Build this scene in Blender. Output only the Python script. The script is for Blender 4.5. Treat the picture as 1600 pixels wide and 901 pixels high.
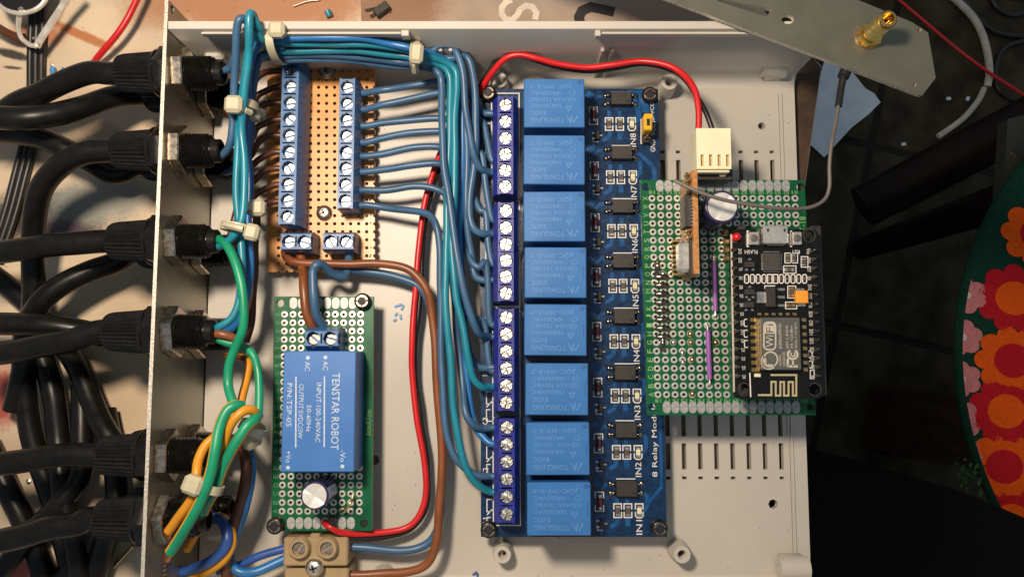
import bpy, bmesh, math, random
from mathutils import Vector, Matrix, noise
for o in list(bpy.data.objects): bpy.data.objects.remove(o)
random.seed(7)
C = bpy.context.scene.collection
SC = bpy.context.scene
U = 0.001                                   # everything below is written in millimetres
R = math.radians
# ---------------------------------------------------------------- camera
F, D, T = 1256.0, 257.0, R(5.4)             # focal length (px of the 1600 px photo), distance to case floor, tilt
cam = bpy.data.cameras.new('camera'); camo = bpy.data.objects.new('camera', cam); C.objects.link(camo)
camo.location = (0, -D*math.sin(T)*U, D*math.cos(T)*U); camo.rotation_euler = (T, 0, 0)
cam.sensor_width = 36; cam.lens = 36*F/1600; cam.clip_start = .01; cam.clip_end = 50
SC.camera = camo
# ---------------------------------------------------------------- light
LAMP_W, FILL, EXPO = 4.3, 0.25, 0.0
def P(px, py, z=0.0):
    """world point (mm) at height z seen at photo pixel px, py"""
    a, b = (px-800)/F, -(py-450.5)/F
    d = Vector((a, b*math.cos(T)+math.sin(T), b*math.sin(T)-math.cos(T)))
    o = Vector((0, -D*math.sin(T), D*math.cos(T)))
    return o + d*((z-o.z)/d.z)
w = bpy.data.worlds.new('World'); SC.world = w; w.use_nodes = True
bg = w.node_tree.nodes['Background']; bg.inputs[0].default_value = (.78, .89, 1, 1); bg.inputs[1].default_value = FILL
lp = P(440, 130, 0)
ld = bpy.data.lights.new('desk_lamp', 'POINT'); ld.energy = LAMP_W; ld.color = (1, .83, .65); ld.shadow_soft_size = .019
lo = bpy.data.objects.new('desk_lamp', ld); C.objects.link(lo); lo.location = (lp.x*U, lp.y*U, .272)
SC.view_settings.view_transform = 'Standard'; SC.view_settings.look = 'None'
SC.view_settings.gamma = 1; SC.view_settings.exposure = EXPO; SC.view_settings.use_curve_mapping = False
SC.render.engine = 'CYCLES'
# ---------------------------------------------------------------- materials
def lin(h):
    h = h.lstrip('#'); c = [int(h[i:i+2], 16)/255 for i in (0, 2, 4)]
    return tuple(x/12.92 if x <= .04045 else ((x+.055)/1.055)**2.4 for x in c) + (1,)
def mat(name, col, rough=.5, metal=0, ns=.4, nv=.15, bump=0, bs=None, spec=.5, coat=0, trans=0, sss=0, rv=.1, dust=0):
    """procedural material: base colour varied by noise, roughness varied by noise, noise bump (ns, bs: cycles per mm)"""
    m = bpy.data.materials.new(name); m.use_nodes = True; nt = m.node_tree; N = nt.nodes; L = nt.links
    b = N['Principled BSDF']; c = lin(col) if isinstance(col, str) else tuple(col)+(1,)
    tc = N.new('ShaderNodeTexCoord')
    n = N.new('ShaderNodeTexNoise'); n.inputs['Scale'].default_value = ns*1000; n.inputs['Detail'].default_value = 5
    L.new(tc.outputs['Object'], n.inputs['Vector'])
    r = N.new('ShaderNodeValToRGB'); e = r.color_ramp.elements
    e[0].position = .3; e[1].position = .7
    e[0].color = tuple(max(0, x*(1-nv)) for x in c[:3])+(1,); e[1].color = tuple(min(1, x*(1+nv)) for x in c[:3])+(1,)
    L.new(n.outputs['Fac'], r.inputs['Fac'])
    out = r.outputs['Color']
    if dust:
        n3 = N.new('ShaderNodeTexNoise'); n3.inputs['Scale'].default_value = 3500; n3.inputs['Detail'].default_value = 3
        L.new(tc.outputs['Object'], n3.inputs['Vector'])
        r3 = N.new('ShaderNodeValToRGB'); r3.color_ramp.elements[0].position = .66; r3.color_ramp.elements[1].position = .74
        r3.color_ramp.elements[0].color = (0, 0, 0, 1); r3.color_ramp.elements[1].color = (dust, dust, dust, 1)
        L.new(n3.outputs['Fac'], r3.inputs['Fac'])
        mx = N.new('ShaderNodeMix'); mx.data_type = 'RGBA'; L.new(r3.outputs['Color'], mx.inputs['Factor'])
        L.new(out, mx.inputs['A']); mx.inputs['B'].default_value = (.5, .47, .42, 1); out = mx.outputs['Result']
    L.new(out, b.inputs['Base Color'])
    mr = N.new('ShaderNodeMapRange'); mr.inputs['To Min'].default_value = max(.02, rough-rv); mr.inputs['To Max'].default_value = min(1, rough+rv)
    L.new(n.outputs['Fac'], mr.inputs['Value']); L.new(mr.outputs['Result'], b.inputs['Roughness'])
    b.inputs['Metallic'].default_value = metal; b.inputs['Specular IOR Level'].default_value = spec
    b.inputs['Coat Weight'].default_value = coat; b.inputs['Coat Roughness'].default_value = .15
    b.inputs['Transmission Weight'].default_value = trans
    if sss:
        b.inputs['Subsurface Weight'].default_value = sss; b.inputs['Subsurface Radius'].default_value = (.002, .0015, .001); b.inputs['Subsurface Scale'].default_value = 1
    if bump:
        n2 = N.new('ShaderNodeTexNoise'); n2.inputs['Scale'].default_value = (bs or ns*4)*1000; n2.inputs['Detail'].default_value = 4
        L.new(tc.outputs['Object'], n2.inputs['Vector'])
        bp = N.new('ShaderNodeBump'); bp.inputs['Strength'].default_value = 1; bp.inputs['Distance'].default_value = bump*U
        L.new(n2.outputs['Fac'], bp.inputs['Height']); L.new(bp.outputs['Normal'], b.inputs['Normal'])
    return m
M = dict(
 case=mat('case_plastic', (.485, .452, .40), .40, nv=.09, ns=.022, bump=.012, bs=3, dust=.0),
 alu=mat('panel_aluminium', (.36, .34, .285), .45, 1, ns=.15, nv=.12, bump=.01, bs=5),
 alu2=mat('painted_panel', (.19, .185, .14), .42, .6, ns=.12, nv=.06, bump=.006, bs=5),
 edge=mat('raw_metal_edge', (.62, .58, .50), .45, .6, ns=1.5, nv=.3, bump=.05, bs=2),
 nut=mat('nickel_nut', (.50, .43, .35), .25, 1, ns=.6, nv=.35, bump=.03, bs=2),
 blackp=mat('black_nylon', (.008, .007, .006), .27, spec=.3, ns=.5, nv=.3, bump=.008, bs=2),
 cable=mat('black_cable_sheath', (.006, .0056, .005), .34, spec=.25, ns=.3, nv=.3, bump=.012, bs=4),
 dull=mat('dull_blue_insulation', (.042, .108, .205), .38, ns=.12, nv=.18, bump=.01, bs=1, spec=.45),
 teal=mat('teal_insulation', (.012, .20, .28), .36, ns=.12, nv=.15, bump=.01, bs=1),
 bright=mat('bright_blue_insulation', (.018, .15, .40), .36, ns=.12, nv=.15, bump=.01, bs=1),
 royal=mat('royal_blue_insulation', (.028, .085, .32), .36, ns=.12, nv=.15),
 green=mat('green_insulation', (.008, .25, .125), .38, ns=.12, nv=.15, bump=.01, bs=1),
 yellow=mat('yellow_insulation', (.62, .28, .012), .38, ns=.12, nv=.12),
 orange=mat('orange_yellow_insulation', (.58, .24, .012), .4, ns=.12, nv=.12),
 brown=mat('brown_insulation', (.20, .062, .02), .4, ns=.12, nv=.18, bump=.01, bs=1),
 dbrown=mat('dark_and_shaded_brown_insulation', (.085, .028, .012), .4, ns=.12, nv=.2),  # for dark brown parts, and for brown wires with shade painted in
 red=mat('red_insulation', (.55, .012, .015), .38, ns=.12, nv=.12),
 blackw=mat('black_insulation', (.014, .012, .011), .4, ns=.2, nv=.2),
 grey=mat('grey_coax', (.13, .112, .098), .45, ns=.2, nv=.15),
 purple=mat('purple_insulation', (.27, .09, .36), .4, ns=.3, nv=.12),
 tie=mat('nylon_tie', (.46, .42, .29), .4, ns=.3, nv=.1, trans=0, sss=.0),
 strip=mat('stripboard_phenolic', (.64, .285, .075), .36, ns=.25, nv=.2, bump=.02, bs=2, dust=.25),
 gpcb=mat('green_solder_mask', (.005, .092, .037), .33, spec=.3, ns=.12, nv=.35),
 bpcb=mat('blue_solder_mask', (.003, .024, .078), .28, ns=.5, nv=.35, coat=.1, dust=.16),
 btrace=mat('blue_trace', (.008, .075, .23), .3, ns=.3, nv=.3),
 kpcb=mat('black_solder_mask', (.006, .006, .006), .3, spec=.35, ns=.5, nv=.2),
 obpcb=mat('brown_laminate', (.42, .19, .06), .5, ns=1, nv=.25),
 tin=mat('tinned_pad', (.72, .70, .64), .3, 1, ns=1.2, nv=.2, bump=.03, bs=2),
 padm=mat('bright_tinned_ring', (.62, .60, .54), .33, .5, ns=1.2, nv=.2, bump=.02, bs=2),
 tinm=mat('matt_tinned_pad', (.40, .40, .39), .5, .5, ns=1, nv=.25, bump=.02, bs=2),
 solder=mat('old_solder', (.30, .27, .23), .28, 1, ns=.8, nv=.4, bump=.08, bs=1),
 relay=mat('relay_blue_case', (.038, .155, .41), .30, ns=.06, nv=.13, bump=.01, bs=3, dust=.2),
 rprint=mat('relay_print', (.085, .235, .50), .5, ns=1, nv=.2),
 rgroove=mat('relay_mark', (.012, .055, .20), .5),
 rterm=mat('deep_blue_terminal', (.016, .024, .26), .36, ns=.3, nv=.12, spec=.6),
 sterm=mat('blue_terminal', (.030, .125, .31), .42, ns=.3, nv=.14, spec=.6),
 hole=mat('recess_shade', (.006, .006, .012), .6),  # near-black colour stands for the shade inside recesses and slots
 screw=mat('zinc_screw', (.62, .60, .55), .34, 1, ns=1.2, nv=.2, bump=.22, bs=1.2),
 steel=mat('dull_steel_screw', (.42, .38, .33), .35, 1, ns=1, nv=.25, bump=.04, bs=2),
 bscrew=mat('black_oxide_screw', (.045, .038, .032), .3, .8, ns=.8, nv=.3),
 bscrew2=mat('worn_screw_rim', (.32, .27, .22), .35, 1, ns=1, nv=.4),
 chip=mat('black_epoxy', (.030, .026, .022), .5, ns=1, nv=.15, bump=.01, bs=6),
 qfn=mat('grey_epoxy', (.05, .047, .043), .5, ns=1, nv=.1),
 white=mat('white_silkscreen', (.72, .70, .66), .5, ns=1.5, nv=.12),
 whiteb=mat('blue_white_print', (.47, .54, .63), .5, ns=1.5, nv=.25),
 gsilk=mat('pale_green_print', (.22, .42, .14), .5, ns=1.5, nv=.2),
 gsilk2=mat('faint_green_print', (.06, .24, .10), .5, ns=1.5, nv=.2),
 resb=mat('resistor_body', (.10, .075, .055), .4, ns=2, nv=.3),
 ledb=mat('led_body', (.75, .70, .45), .3, ns=2, nv=.2),
 diode=mat('diode_glass', (.30, .035, .012), .15, coat=.6, ns=2, nv=.3),
 psu=mat('converter_blue', (.040, .155, .44), .40, ns=.1, nv=.05, bump=.008, bs=4),
 capsl=mat('capacitor_sleeve', (.030, .022, .085), .25, coat=.3, ns=.5, nv=.2),
 captop=mat('capacitor_top', (.82, .80, .76), .32, .45, ns=2, nv=.06),
 capst=mat('capacitor_stripe', (.40, .43, .55), .35),
 beige=mat('beige_nylon', (.34, .245, .135), .35, ns=.2, nv=.08, sss=.0, bump=.02, bs=1),
 cream=mat('cream_connector', (.80, .73, .50), .4, ns=.2, nv=.04),
 gold=mat('gold_plating', (.83, .55, .16), .22, 1, ns=1, nv=.15, bump=.02, bs=2),
 gold2=mat('dull_gold', (.62, .45, .22), .35, 1, ns=1.5, nv=.3, bump=.04, bs=2),
 copper=mat('bare_copper', (.60, .24, .10), .35, 1, ns=3, nv=.4),
 shield=mat('shield_can', (.20, .19, .165), .42, .75, ns=.5, nv=.06),
 shprint=mat('shield_print', (.55, .50, .41), .5, .2, ns=1.5, nv=.1),
 trace=mat('antenna_copper', (.60, .52, .30), .4, .4, ns=1, nv=.1),
 tant=mat('orange_tantalum', (.80, .32, .03), .4, ns=1, nv=.08),
 rled=mat('red_led', (.60, .008, .01), .2, coat=.5, ns=1, nv=.1),
 jumper=mat('yellow_jumper', (.75, .42, .015), .4, ns=1, nv=.1),
 btn=mat('button_grey', (.11, .10, .095), .5),
 usb=mat('usb_tin', (.78, .75, .68), .32, .8, ns=.8, nv=.1, bump=.02, bs=2),
 paper=mat('blue_grey_paper', (.66, .74, .82), .7, ns=.05, nv=.1),
 lens=mat('dark_lens', (.012, .011, .01), .12, ns=.1, nv=.2),
 frame=mat('silver_frame', (.80, .75, .65), .32, .6, ns=.4, nv=.15),
 bag=mat('black_cloth', (.004, .0037, .0033), .85, spec=.1, ns=.6, nv=.3, bump=.2, bs=1),
 wood=mat('dark_stained_wood', (.009, .004, .0028), .55, spec=.15, ns=.02, nv=.4),
 chairg=mat('speckled_grey_paint', (.035, .038, .026), .5, ns=.5, nv=.4, bump=.1, bs=.4),
 fabric=mat('dark_green_fabric', (.008, .042, .026), .9, spec=.1, ns=.5, nv=.25, bump=.25, bs=.9),
 fred=mat('red_fabric_print', (.50, .012, .02), .9, spec=.1, ns=.5, nv=.15, bump=.25, bs=.9),
 forange=mat('orange_fabric_print', (.80, .10, .008), .9, spec=.1, ns=.5, nv=.12, bump=.25, bs=.9),
 fpink=mat('pink_fabric_print', (.60, .20, .20), .9, spec=.1, ns=.5, nv=.15, bump=.25, bs=.9),
 leaf=mat('green_yarn', (.018, .075, .012), .8, ns=.3, nv=.4),
 brick=mat('red_brown_block', (.030, .013, .007), .85, spec=.1, ns=.08, nv=.4, bump=.5, bs=.2),
 clip=mat('blue_clipping', (.06, .25, .55), .4),
 pgrey=mat('cream_ink', (.60, .52, .42), .6, ns=.2, nv=.15),
 pblack=mat('black_ink', (.015, .013, .012), .5, ns=.2, nv=.3),
)
# ---------------------------------------------------------------- mesh helpers (mm)
WORLD = {}
_txt = {}
def text_geo(s):
    if s not in _txt:
        cu = bpy.data.curves.new('t', 'FONT'); cu.body = s; cu.resolution_u = 2; cu.size = 1
        ob = bpy.data.objects.new('t', cu); C.objects.link(ob)
        dg = bpy.context.evaluated_depsgraph_get(); me = bpy.data.meshes.new_from_object(ob.evaluated_get(dg))
        vs = [v.co.copy() for v in me.vertices]; fs = [tuple(p.vertices) for p in me.polygons]
        bpy.data.objects.remove(ob); bpy.data.curves.remove(cu); bpy.data.meshes.remove(me)
        x0, x1 = min(v.x for v in vs), max(v.x for v in vs); y0, y1 = min(v.y for v in vs), max(v.y for v in vs)
        _txt[s] = ([((v.x-(x0+x1)/2)/(x1-x0), (v.y-(y0+y1)/2)/(y1-y0)) for v in vs], fs)
    return _txt[s]
def spline(pts, k=7):
    pts = [Vector(p) for p in pts]; n = len(pts); out = []
    for i in range(n-1):
        p0 = pts[i-1] if i else pts[0]*2-pts[1]; p1 = pts[i]; p2 = pts[i+1]; p3 = pts[i+2] if i+2 < n else pts[-1]*2-pts[-2]
        for j in range(k):
            t = j/k
            out.append(.5*((2*p1)+(p2-p0)*t+(2*p0-5*p1+4*p2-p3)*t*t+(3*p1-p0-3*p2+p3)*t**3))
    out.append(pts[-1]); return out
class MB:
    def __init__(s): s.v, s.f, s.m, s.s = [], [], [], []
    def add(s, vs, fs, mi=0, sm=False):
        o = len(s.v); s.v += [Vector(v) for v in vs]
        for f in fs: s.f.append(tuple(i+o for i in f)); s.m.append(mi); s.s.append(sm)
        return s
    def box(s, c, d, b=0, mi=0, rot=0):
        c = Vector(c); h = [x/2 for x in d]; cr, sr = math.cos(rot), math.sin(rot)
        S = [(i, j, k) for i in (-1, 1) for j in (-1, 1) for k in (-1, 1)]
        if b <= 0:
            vs = [(i*h[0], j*h[1], k*h[2]) for i, j, k in S]; fs = [(0, 1, 3, 2), (4, 5, 7, 6), (0, 1, 5, 4), (2, 3, 7, 6), (0, 2, 6, 4), (1, 3, 7, 5)]
        else:
            b = min(b, min(h)*.95); vs = []; ix = {}
            for q in S:
                for a in range(3):
                    ix[q, a] = len(vs); vs.append(tuple(q[t]*(h[t] if t == a else h[t]-b) for t in range(3)))
            fs = []
            for a in range(3):
                o1, o2 = [t for t in range(3) if t != a]
                for sg in (-1, 1):
                    loop = []
                    for p, r in ((-1, -1), (1, -1), (1, 1), (-1, 1)):
                        q = [0, 0, 0]; q[a] = sg; q[o1] = p; q[o2] = r; loop.append(ix[tuple(q), a])
                    fs.append(tuple(loop))
                for p in (-1, 1):
                    for r in (-1, 1):
                        q = [0, 0, 0]; q[o1] = p; q[o2] = r; q[a] = -1; qa = tuple(q); q[a] = 1; qb = tuple(q)
                        fs.append((ix[qa, o1], ix[qa, o2], ix[qb, o2], ix[qb, o1]))
            for q in S: fs.append(tuple(ix[q, a] for a in range(3)))
        vs = [(c.x+x*cr-y*sr, c.y+x*sr+y*cr, c.z+z) for x, y, z in vs]
        return s.add(vs, fs, mi)
    def prism(s, poly, z0, z1, mi=0):
        n = len(poly); vs = [(p[0], p[1], z0) for p in poly]+[(p[0], p[1], z1) for p in poly]
        return s.add(vs, [tuple(range(n))[::-1], tuple(range(n, 2*n))]+[(i, (i+1) % n, n+(i+1) % n, n+i) for i in range(n)], mi)
    def extr(s, prof, axis, a0, a1, mi=0, sm=False):
        """profile in the two other axes, extruded along axis ('x' : prof=(y,z); 'y' : prof=(x,z))"""
        f = (lambda p, t: (t, p[0], p[1])) if axis == 'x' else (lambda p, t: (p[0], t, p[1]))
        n = len(prof); vs = [f(p, a0) for p in prof]+[f(p, a1) for p in prof]
        s.add(vs, [tuple(range(n)), tuple(range(n, 2*n))[::-1]], mi)
        return s.add(vs, [(i, (i+1) % n, n+(i+1) % n, n+i) for i in range(n)], mi, sm)
    def lathe(s, prof, org, axis='z', n=20, mi=0, sm=True, ridge=None, ph=0):
        """profile [(radius, height)] turned about an axis through org"""
        vs = []; org = Vector(org)
        for r, h in prof:
            for k in range(n):
                a = 2*math.pi*k/n+ph; rr = r+(ridge if ridge and k % 2 else 0)
                x, y = rr*math.cos(a), rr*math.sin(a)
                vs.append(org+(Vector((x, y, h)) if axis == 'z' else Vector((h, x, y)) if axis == 'x' else Vector((x, h, y))))
        fs = [(i*n+k, i*n+(k+1) % n, (i+1)*n+(k+1) % n, (i+1)*n+k) for i in range(len(prof)-1) for k in range(n)]
        s.add(vs, fs, mi, sm)
        o = len(s.v)-len(vs)
        for ring, r in ((0, prof[0][0]), (len(prof)-1, prof[-1][0])):
            if r > 1e-4: s.f.append(tuple(o+ring*n+k for k in range(n))); s.m.append(mi); s.s.append(False)
        return s
    def tube(s, pts, r, n=10, k=7, mi=0, stripe=None, cap=True, raw=False):
        p = pts if raw else spline(pts, k); m = len(p)
        t = [(p[min(i+1, m-1)]-p[max(i-1, 0)]).normalized() for i in range(m)]
        u = t[0].orthogonal().normalized(); vs = []
        for i in range(m):
            u = (u-t[i]*u.dot(t[i])).normalized(); v = t[i].cross(u); rr = r[i*(len(r)-1)//max(1, m-1)] if isinstance(r, (list, tuple)) else r
            for q in range(n): vs.append(p[i]+(u*math.cos(2*math.pi*q/n)+v*math.sin(2*math.pi*q/n))*rr)
        o = len(s.v); s.add(vs, [])
        for i in range(m-1):
            for q in range(n):
                s.f.append((o+i*n+q, o+i*n+(q+1) % n, o+(i+1)*n+(q+1) % n, o+(i+1)*n+q)); s.s.append(True)
                s.m.append(stripe(i, q, n) if stripe else mi)
        if cap:
            for e in (0, m-1): s.f.append(tuple(o+e*n+q for q in range(n))); s.m.append(mi); s.s.append(False)
        return s
    def ribbon(s, pts, w, z, mi=0, closed=False, h=.05):
        """flat line of width w on the plane z, a printed or etched line with a little thickness"""
        p = [Vector((q[0], q[1])) for q in pts]; n = len(p); L = []
        for i in range(n):
            a = p[(i-1) % n] if (closed or i) else None; b = p[(i+1) % n] if (closed or i < n-1) else None
            d1 = (p[i]-a).normalized() if a is not None else (b-p[i]).normalized(); d2 = (b-p[i]).normalized() if b is not None else d1
            n1 = Vector((-d1.y, d1.x)); n2 = Vector((-d2.y, d2.x)); mm = n1+n2
            mm = mm.normalized() if mm.length > 1e-6 else n1
            k = w/2/max(.35, mm.dot(n1)); L.append((p[i]+mm*k, p[i]-mm*k))
        seg = n if closed else n-1
        for i in range(seg):
            (a, b), (c, d) = L[i], L[(i+1) % n]
            s.add([(a.x, a.y, z), (b.x, b.y, z), (d.x, d.y, z), (c.x, c.y, z)], [(0, 1, 2, 3)], mi)
        return s
    def text(s, st, c, wd, ht, ang=0, mi=0):
        vs, fs = text_geo(st); ca, sa = math.cos(ang), math.sin(ang)
        return s.add([(c[0]+x*wd*ca-y*ht*sa, c[1]+x*wd*sa+y*ht*ca, c[2]) for x, y in vs], fs, mi)
    def plate(s, polys, z, t, mi=0):
        """flat polygons (xy) welded and given the thickness t downwards, so every opening gets real walls"""
        bm = bmesh.new()
        for pl in polys:
            try: bm.faces.new([bm.verts.new((p[0], p[1], z)) for p in pl])
            except ValueError: pass
        bmesh.ops.remove_doubles(bm, verts=bm.verts, dist=.002)
        g = bmesh.ops.extrude_face_region(bm, geom=bm.faces[:])
        bmesh.ops.translate(bm, verts=[e for e in g['geom'] if isinstance(e, bmesh.types.BMVert)], vec=(0, 0, -t))
        bmesh.ops.recalc_face_normals(bm, faces=bm.faces); bm.verts.index_update()
        s.add([v.co.copy() for v in bm.verts], [tuple(v.index for v in f.verts) for f in bm.faces], mi); bm.free(); return s
    def build(s, name, mats, parent=None, org=None, label=None, cat=None, group=None, kind=None, norm=True):
        me = bpy.data.meshes.new(name)
        if org is None:
            xs = [v.x for v in s.v]; ys = [v.y for v in s.v]
            org = Vector(((min(xs)+max(xs))/2, (min(ys)+max(ys))/2, min(v.z for v in s.v)))
        org = Vector(org)
        me.from_pydata([tuple((v-org)*U) for v in s.v], [], s.f)
        mats = mats if isinstance(mats, (list, tuple)) else [mats]
        for m in mats: me.materials.append(M[m] if isinstance(m, str) else m)
        me.polygons.foreach_set('material_index', s.m); me.polygons.foreach_set('use_smooth', s.s)
        if norm:
            bm = bmesh.new(); bm.from_mesh(me); bmesh.ops.recalc_face_normals(bm, faces=bm.faces); bm.to_mesh(me); bm.free()
        if any(s.s): me.set_sharp_from_angle(angle=R(45))
        o = bpy.data.objects.new(name, me); C.objects.link(o); put(o, org, parent); tag(o, label, cat, group, kind)
        return o
def put(o, world, parent=None):
    WORLD[o.name] = Vector(world)
    if parent is not None:
        o.parent = parent; o.location = (Vector(world)-WORLD[parent.name])*U
    else: o.location = Vector(world)*U
def tag(o, label=None, cat=None, group=None, kind=None):
    for k, v in (('label', label), ('category', cat), ('group', group), ('kind', kind)):
        if v: o[k] = v
    return o
def thing(name, loc, label, cat, group=None):
    o = bpy.data.objects.new(name, None); o.empty_display_size = .005; C.objects.link(o); put(o, loc); return tag(o, label, cat, group)
def dup(o, world, parent=None, label=None):
    """copy of an object with copies of everything under it, moved to a new place"""
    c = o.copy(); C.objects.link(c); off = Vector(world)-WORLD[o.name]
    put(c, world, parent)
    if label: c['label'] = label
    for ch in [q for q in C.objects if q.parent == o]: dup(ch, WORLD[ch.name]+off, c)
    return c
def holecell(g, i0, i1, j0, j1, ci, cj, r, half=None):
    """quads of a cell with an eight-sided hole; g maps cell indices to mm"""
    c = Vector(g(ci, cj)[:2]); out = []
    ou = [(i1, cj), (i1, j1), (ci, j1), (i0, j1), (i0, cj), (i0, j0), (ci, j0), (i1, j0)]
    O = [Vector(g(*q)[:2]) for q in ou]
    I = [c+(Vector(g(ci+(1 if k in (0, 1, 7) else -1 if k in (3, 4, 5) else 0), cj+(1 if k in (1, 2, 3) else -1 if k in (5, 6, 7) else 0))[:2])-c).normalized()*r for k in range(8)]
    keep = {None: range(8), 'L': (2, 3, 4, 5), 'T': (4, 5, 6, 7), 'LT': (4, 5)}[half]
    for k in keep: out.append([O[k], O[(k+1) % 8], I[(k+1) % 8], I[k]])
    return out
def bilin(q, ni, nj):
    """(i, j) -> mm from the mm positions of the four corner holes: top-left, top-right, bottom-left, bottom-right"""
    def g(i, j):
        a, b = i/(ni-1), j/(nj-1)
        return (q[0]*(1-a)+q[1]*a)*(1-b)+(q[2]*(1-a)+q[3]*a)*b
    return g
def wob(pts, k, a=.32, f=.085):
    """a spline through the points with small uneven bends, as hand-bent wire has; the ends stay put"""
    s_ = spline(pts, k); n_ = len(s_); out = []; sd = random.random()*90
    for i, p in enumerate(s_):
        e = min(1, i/4, (n_-1-i)/4); q = p*f
        out.append(p+Vector((noise.noise(q+Vector((sd, 0, 0))), noise.noise(q+Vector((0, sd, 7))), .5*noise.noise(q+Vector((3, 9, sd)))))*a*e*1.6)
    return out
def wire(name, label, pts, r, m, cat='wire', group=None, n=10, k=6, stripe=None):
    return MB().tube(wob([P(*p) for p in pts], k), r, n, k, stripe=stripe, raw=True).build(name, m, None, label=label, cat=cat, group=group)
# ================================================================ SETTING
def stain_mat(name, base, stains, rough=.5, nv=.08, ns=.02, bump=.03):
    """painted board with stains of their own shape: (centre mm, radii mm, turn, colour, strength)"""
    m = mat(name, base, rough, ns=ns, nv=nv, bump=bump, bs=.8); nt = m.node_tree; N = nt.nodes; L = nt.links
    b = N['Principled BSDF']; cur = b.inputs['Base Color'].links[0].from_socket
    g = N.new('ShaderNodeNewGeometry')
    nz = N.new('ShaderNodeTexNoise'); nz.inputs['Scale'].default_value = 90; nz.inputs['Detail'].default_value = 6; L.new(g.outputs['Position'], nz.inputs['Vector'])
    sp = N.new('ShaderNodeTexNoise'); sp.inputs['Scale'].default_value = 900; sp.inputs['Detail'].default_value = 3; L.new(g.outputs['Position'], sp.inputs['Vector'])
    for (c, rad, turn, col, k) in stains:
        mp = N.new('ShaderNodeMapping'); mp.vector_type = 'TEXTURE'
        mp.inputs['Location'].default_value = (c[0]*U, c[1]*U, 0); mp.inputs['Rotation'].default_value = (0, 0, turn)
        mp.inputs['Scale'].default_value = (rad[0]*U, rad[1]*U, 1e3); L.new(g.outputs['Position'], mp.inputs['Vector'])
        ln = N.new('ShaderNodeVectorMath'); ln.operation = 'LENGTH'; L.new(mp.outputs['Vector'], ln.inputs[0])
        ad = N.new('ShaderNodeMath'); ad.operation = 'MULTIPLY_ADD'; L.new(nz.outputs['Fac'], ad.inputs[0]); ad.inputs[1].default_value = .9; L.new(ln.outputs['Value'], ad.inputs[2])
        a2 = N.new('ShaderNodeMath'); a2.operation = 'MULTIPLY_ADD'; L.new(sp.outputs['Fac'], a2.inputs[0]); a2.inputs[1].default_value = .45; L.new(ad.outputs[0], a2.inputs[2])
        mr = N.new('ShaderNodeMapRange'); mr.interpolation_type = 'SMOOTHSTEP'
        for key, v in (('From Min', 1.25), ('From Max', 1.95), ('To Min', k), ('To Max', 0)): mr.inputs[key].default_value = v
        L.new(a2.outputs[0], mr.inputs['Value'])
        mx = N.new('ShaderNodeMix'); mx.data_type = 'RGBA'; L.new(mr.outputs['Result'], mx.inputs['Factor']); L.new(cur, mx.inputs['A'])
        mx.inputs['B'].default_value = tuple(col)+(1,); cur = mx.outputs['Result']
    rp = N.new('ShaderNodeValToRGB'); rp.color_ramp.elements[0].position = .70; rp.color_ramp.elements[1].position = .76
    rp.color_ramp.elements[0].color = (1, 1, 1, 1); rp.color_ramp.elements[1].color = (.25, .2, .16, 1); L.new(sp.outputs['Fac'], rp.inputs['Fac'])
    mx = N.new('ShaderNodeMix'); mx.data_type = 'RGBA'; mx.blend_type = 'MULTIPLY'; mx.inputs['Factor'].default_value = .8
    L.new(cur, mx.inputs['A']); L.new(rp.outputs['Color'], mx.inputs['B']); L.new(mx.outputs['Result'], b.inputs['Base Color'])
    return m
ZT = -4.0                                     # table top under the case
t = lambda x, y: P(x, y, ZT)
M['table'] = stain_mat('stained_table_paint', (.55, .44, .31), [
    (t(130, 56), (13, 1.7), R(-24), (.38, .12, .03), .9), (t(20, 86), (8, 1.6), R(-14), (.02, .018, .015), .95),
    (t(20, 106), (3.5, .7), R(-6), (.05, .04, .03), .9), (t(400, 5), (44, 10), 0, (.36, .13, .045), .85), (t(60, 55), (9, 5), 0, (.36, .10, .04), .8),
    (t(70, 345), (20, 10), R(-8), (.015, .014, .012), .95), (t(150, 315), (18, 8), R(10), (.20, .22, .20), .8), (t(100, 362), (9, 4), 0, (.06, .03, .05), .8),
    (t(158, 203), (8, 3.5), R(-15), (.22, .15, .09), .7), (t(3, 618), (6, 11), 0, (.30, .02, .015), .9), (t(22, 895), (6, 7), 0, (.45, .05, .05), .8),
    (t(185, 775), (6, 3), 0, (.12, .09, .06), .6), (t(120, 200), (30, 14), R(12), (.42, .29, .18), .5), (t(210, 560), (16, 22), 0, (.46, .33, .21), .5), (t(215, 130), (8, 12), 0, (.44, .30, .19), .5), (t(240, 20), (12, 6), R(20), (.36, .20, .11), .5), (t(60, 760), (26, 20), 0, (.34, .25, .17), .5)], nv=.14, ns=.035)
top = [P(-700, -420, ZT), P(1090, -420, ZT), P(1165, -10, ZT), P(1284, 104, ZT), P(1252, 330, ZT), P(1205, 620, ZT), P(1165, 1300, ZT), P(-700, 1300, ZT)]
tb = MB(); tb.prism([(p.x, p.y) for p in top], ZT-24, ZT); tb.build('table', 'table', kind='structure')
M['tile'] = mat('mossy_floor_tile', (.044, .036, .021), .85, spec=.15, ns=.03, nv=.6, bump=.8, bs=.06)
M['grout'] = mat('dark_grout', (.010, .009, .006), .9, ns=.05, nv=.3)
ZF = -620.0
fl = MB(); c = P(1300, 450, ZF); fl.box((c.x-100, c.y, ZF-13), (5000, 5000, 20)); floor = fl.build('floor', 'grout', kind='structure')
ca, sa = math.cos(R(-13)), math.sin(R(-13)); o0 = P(1362, 228, ZF); TS = 205
tb = MB().box((0, 0, 0), (TS-7, TS-7, 10), 2, rot=R(-13)); first = None
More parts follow.
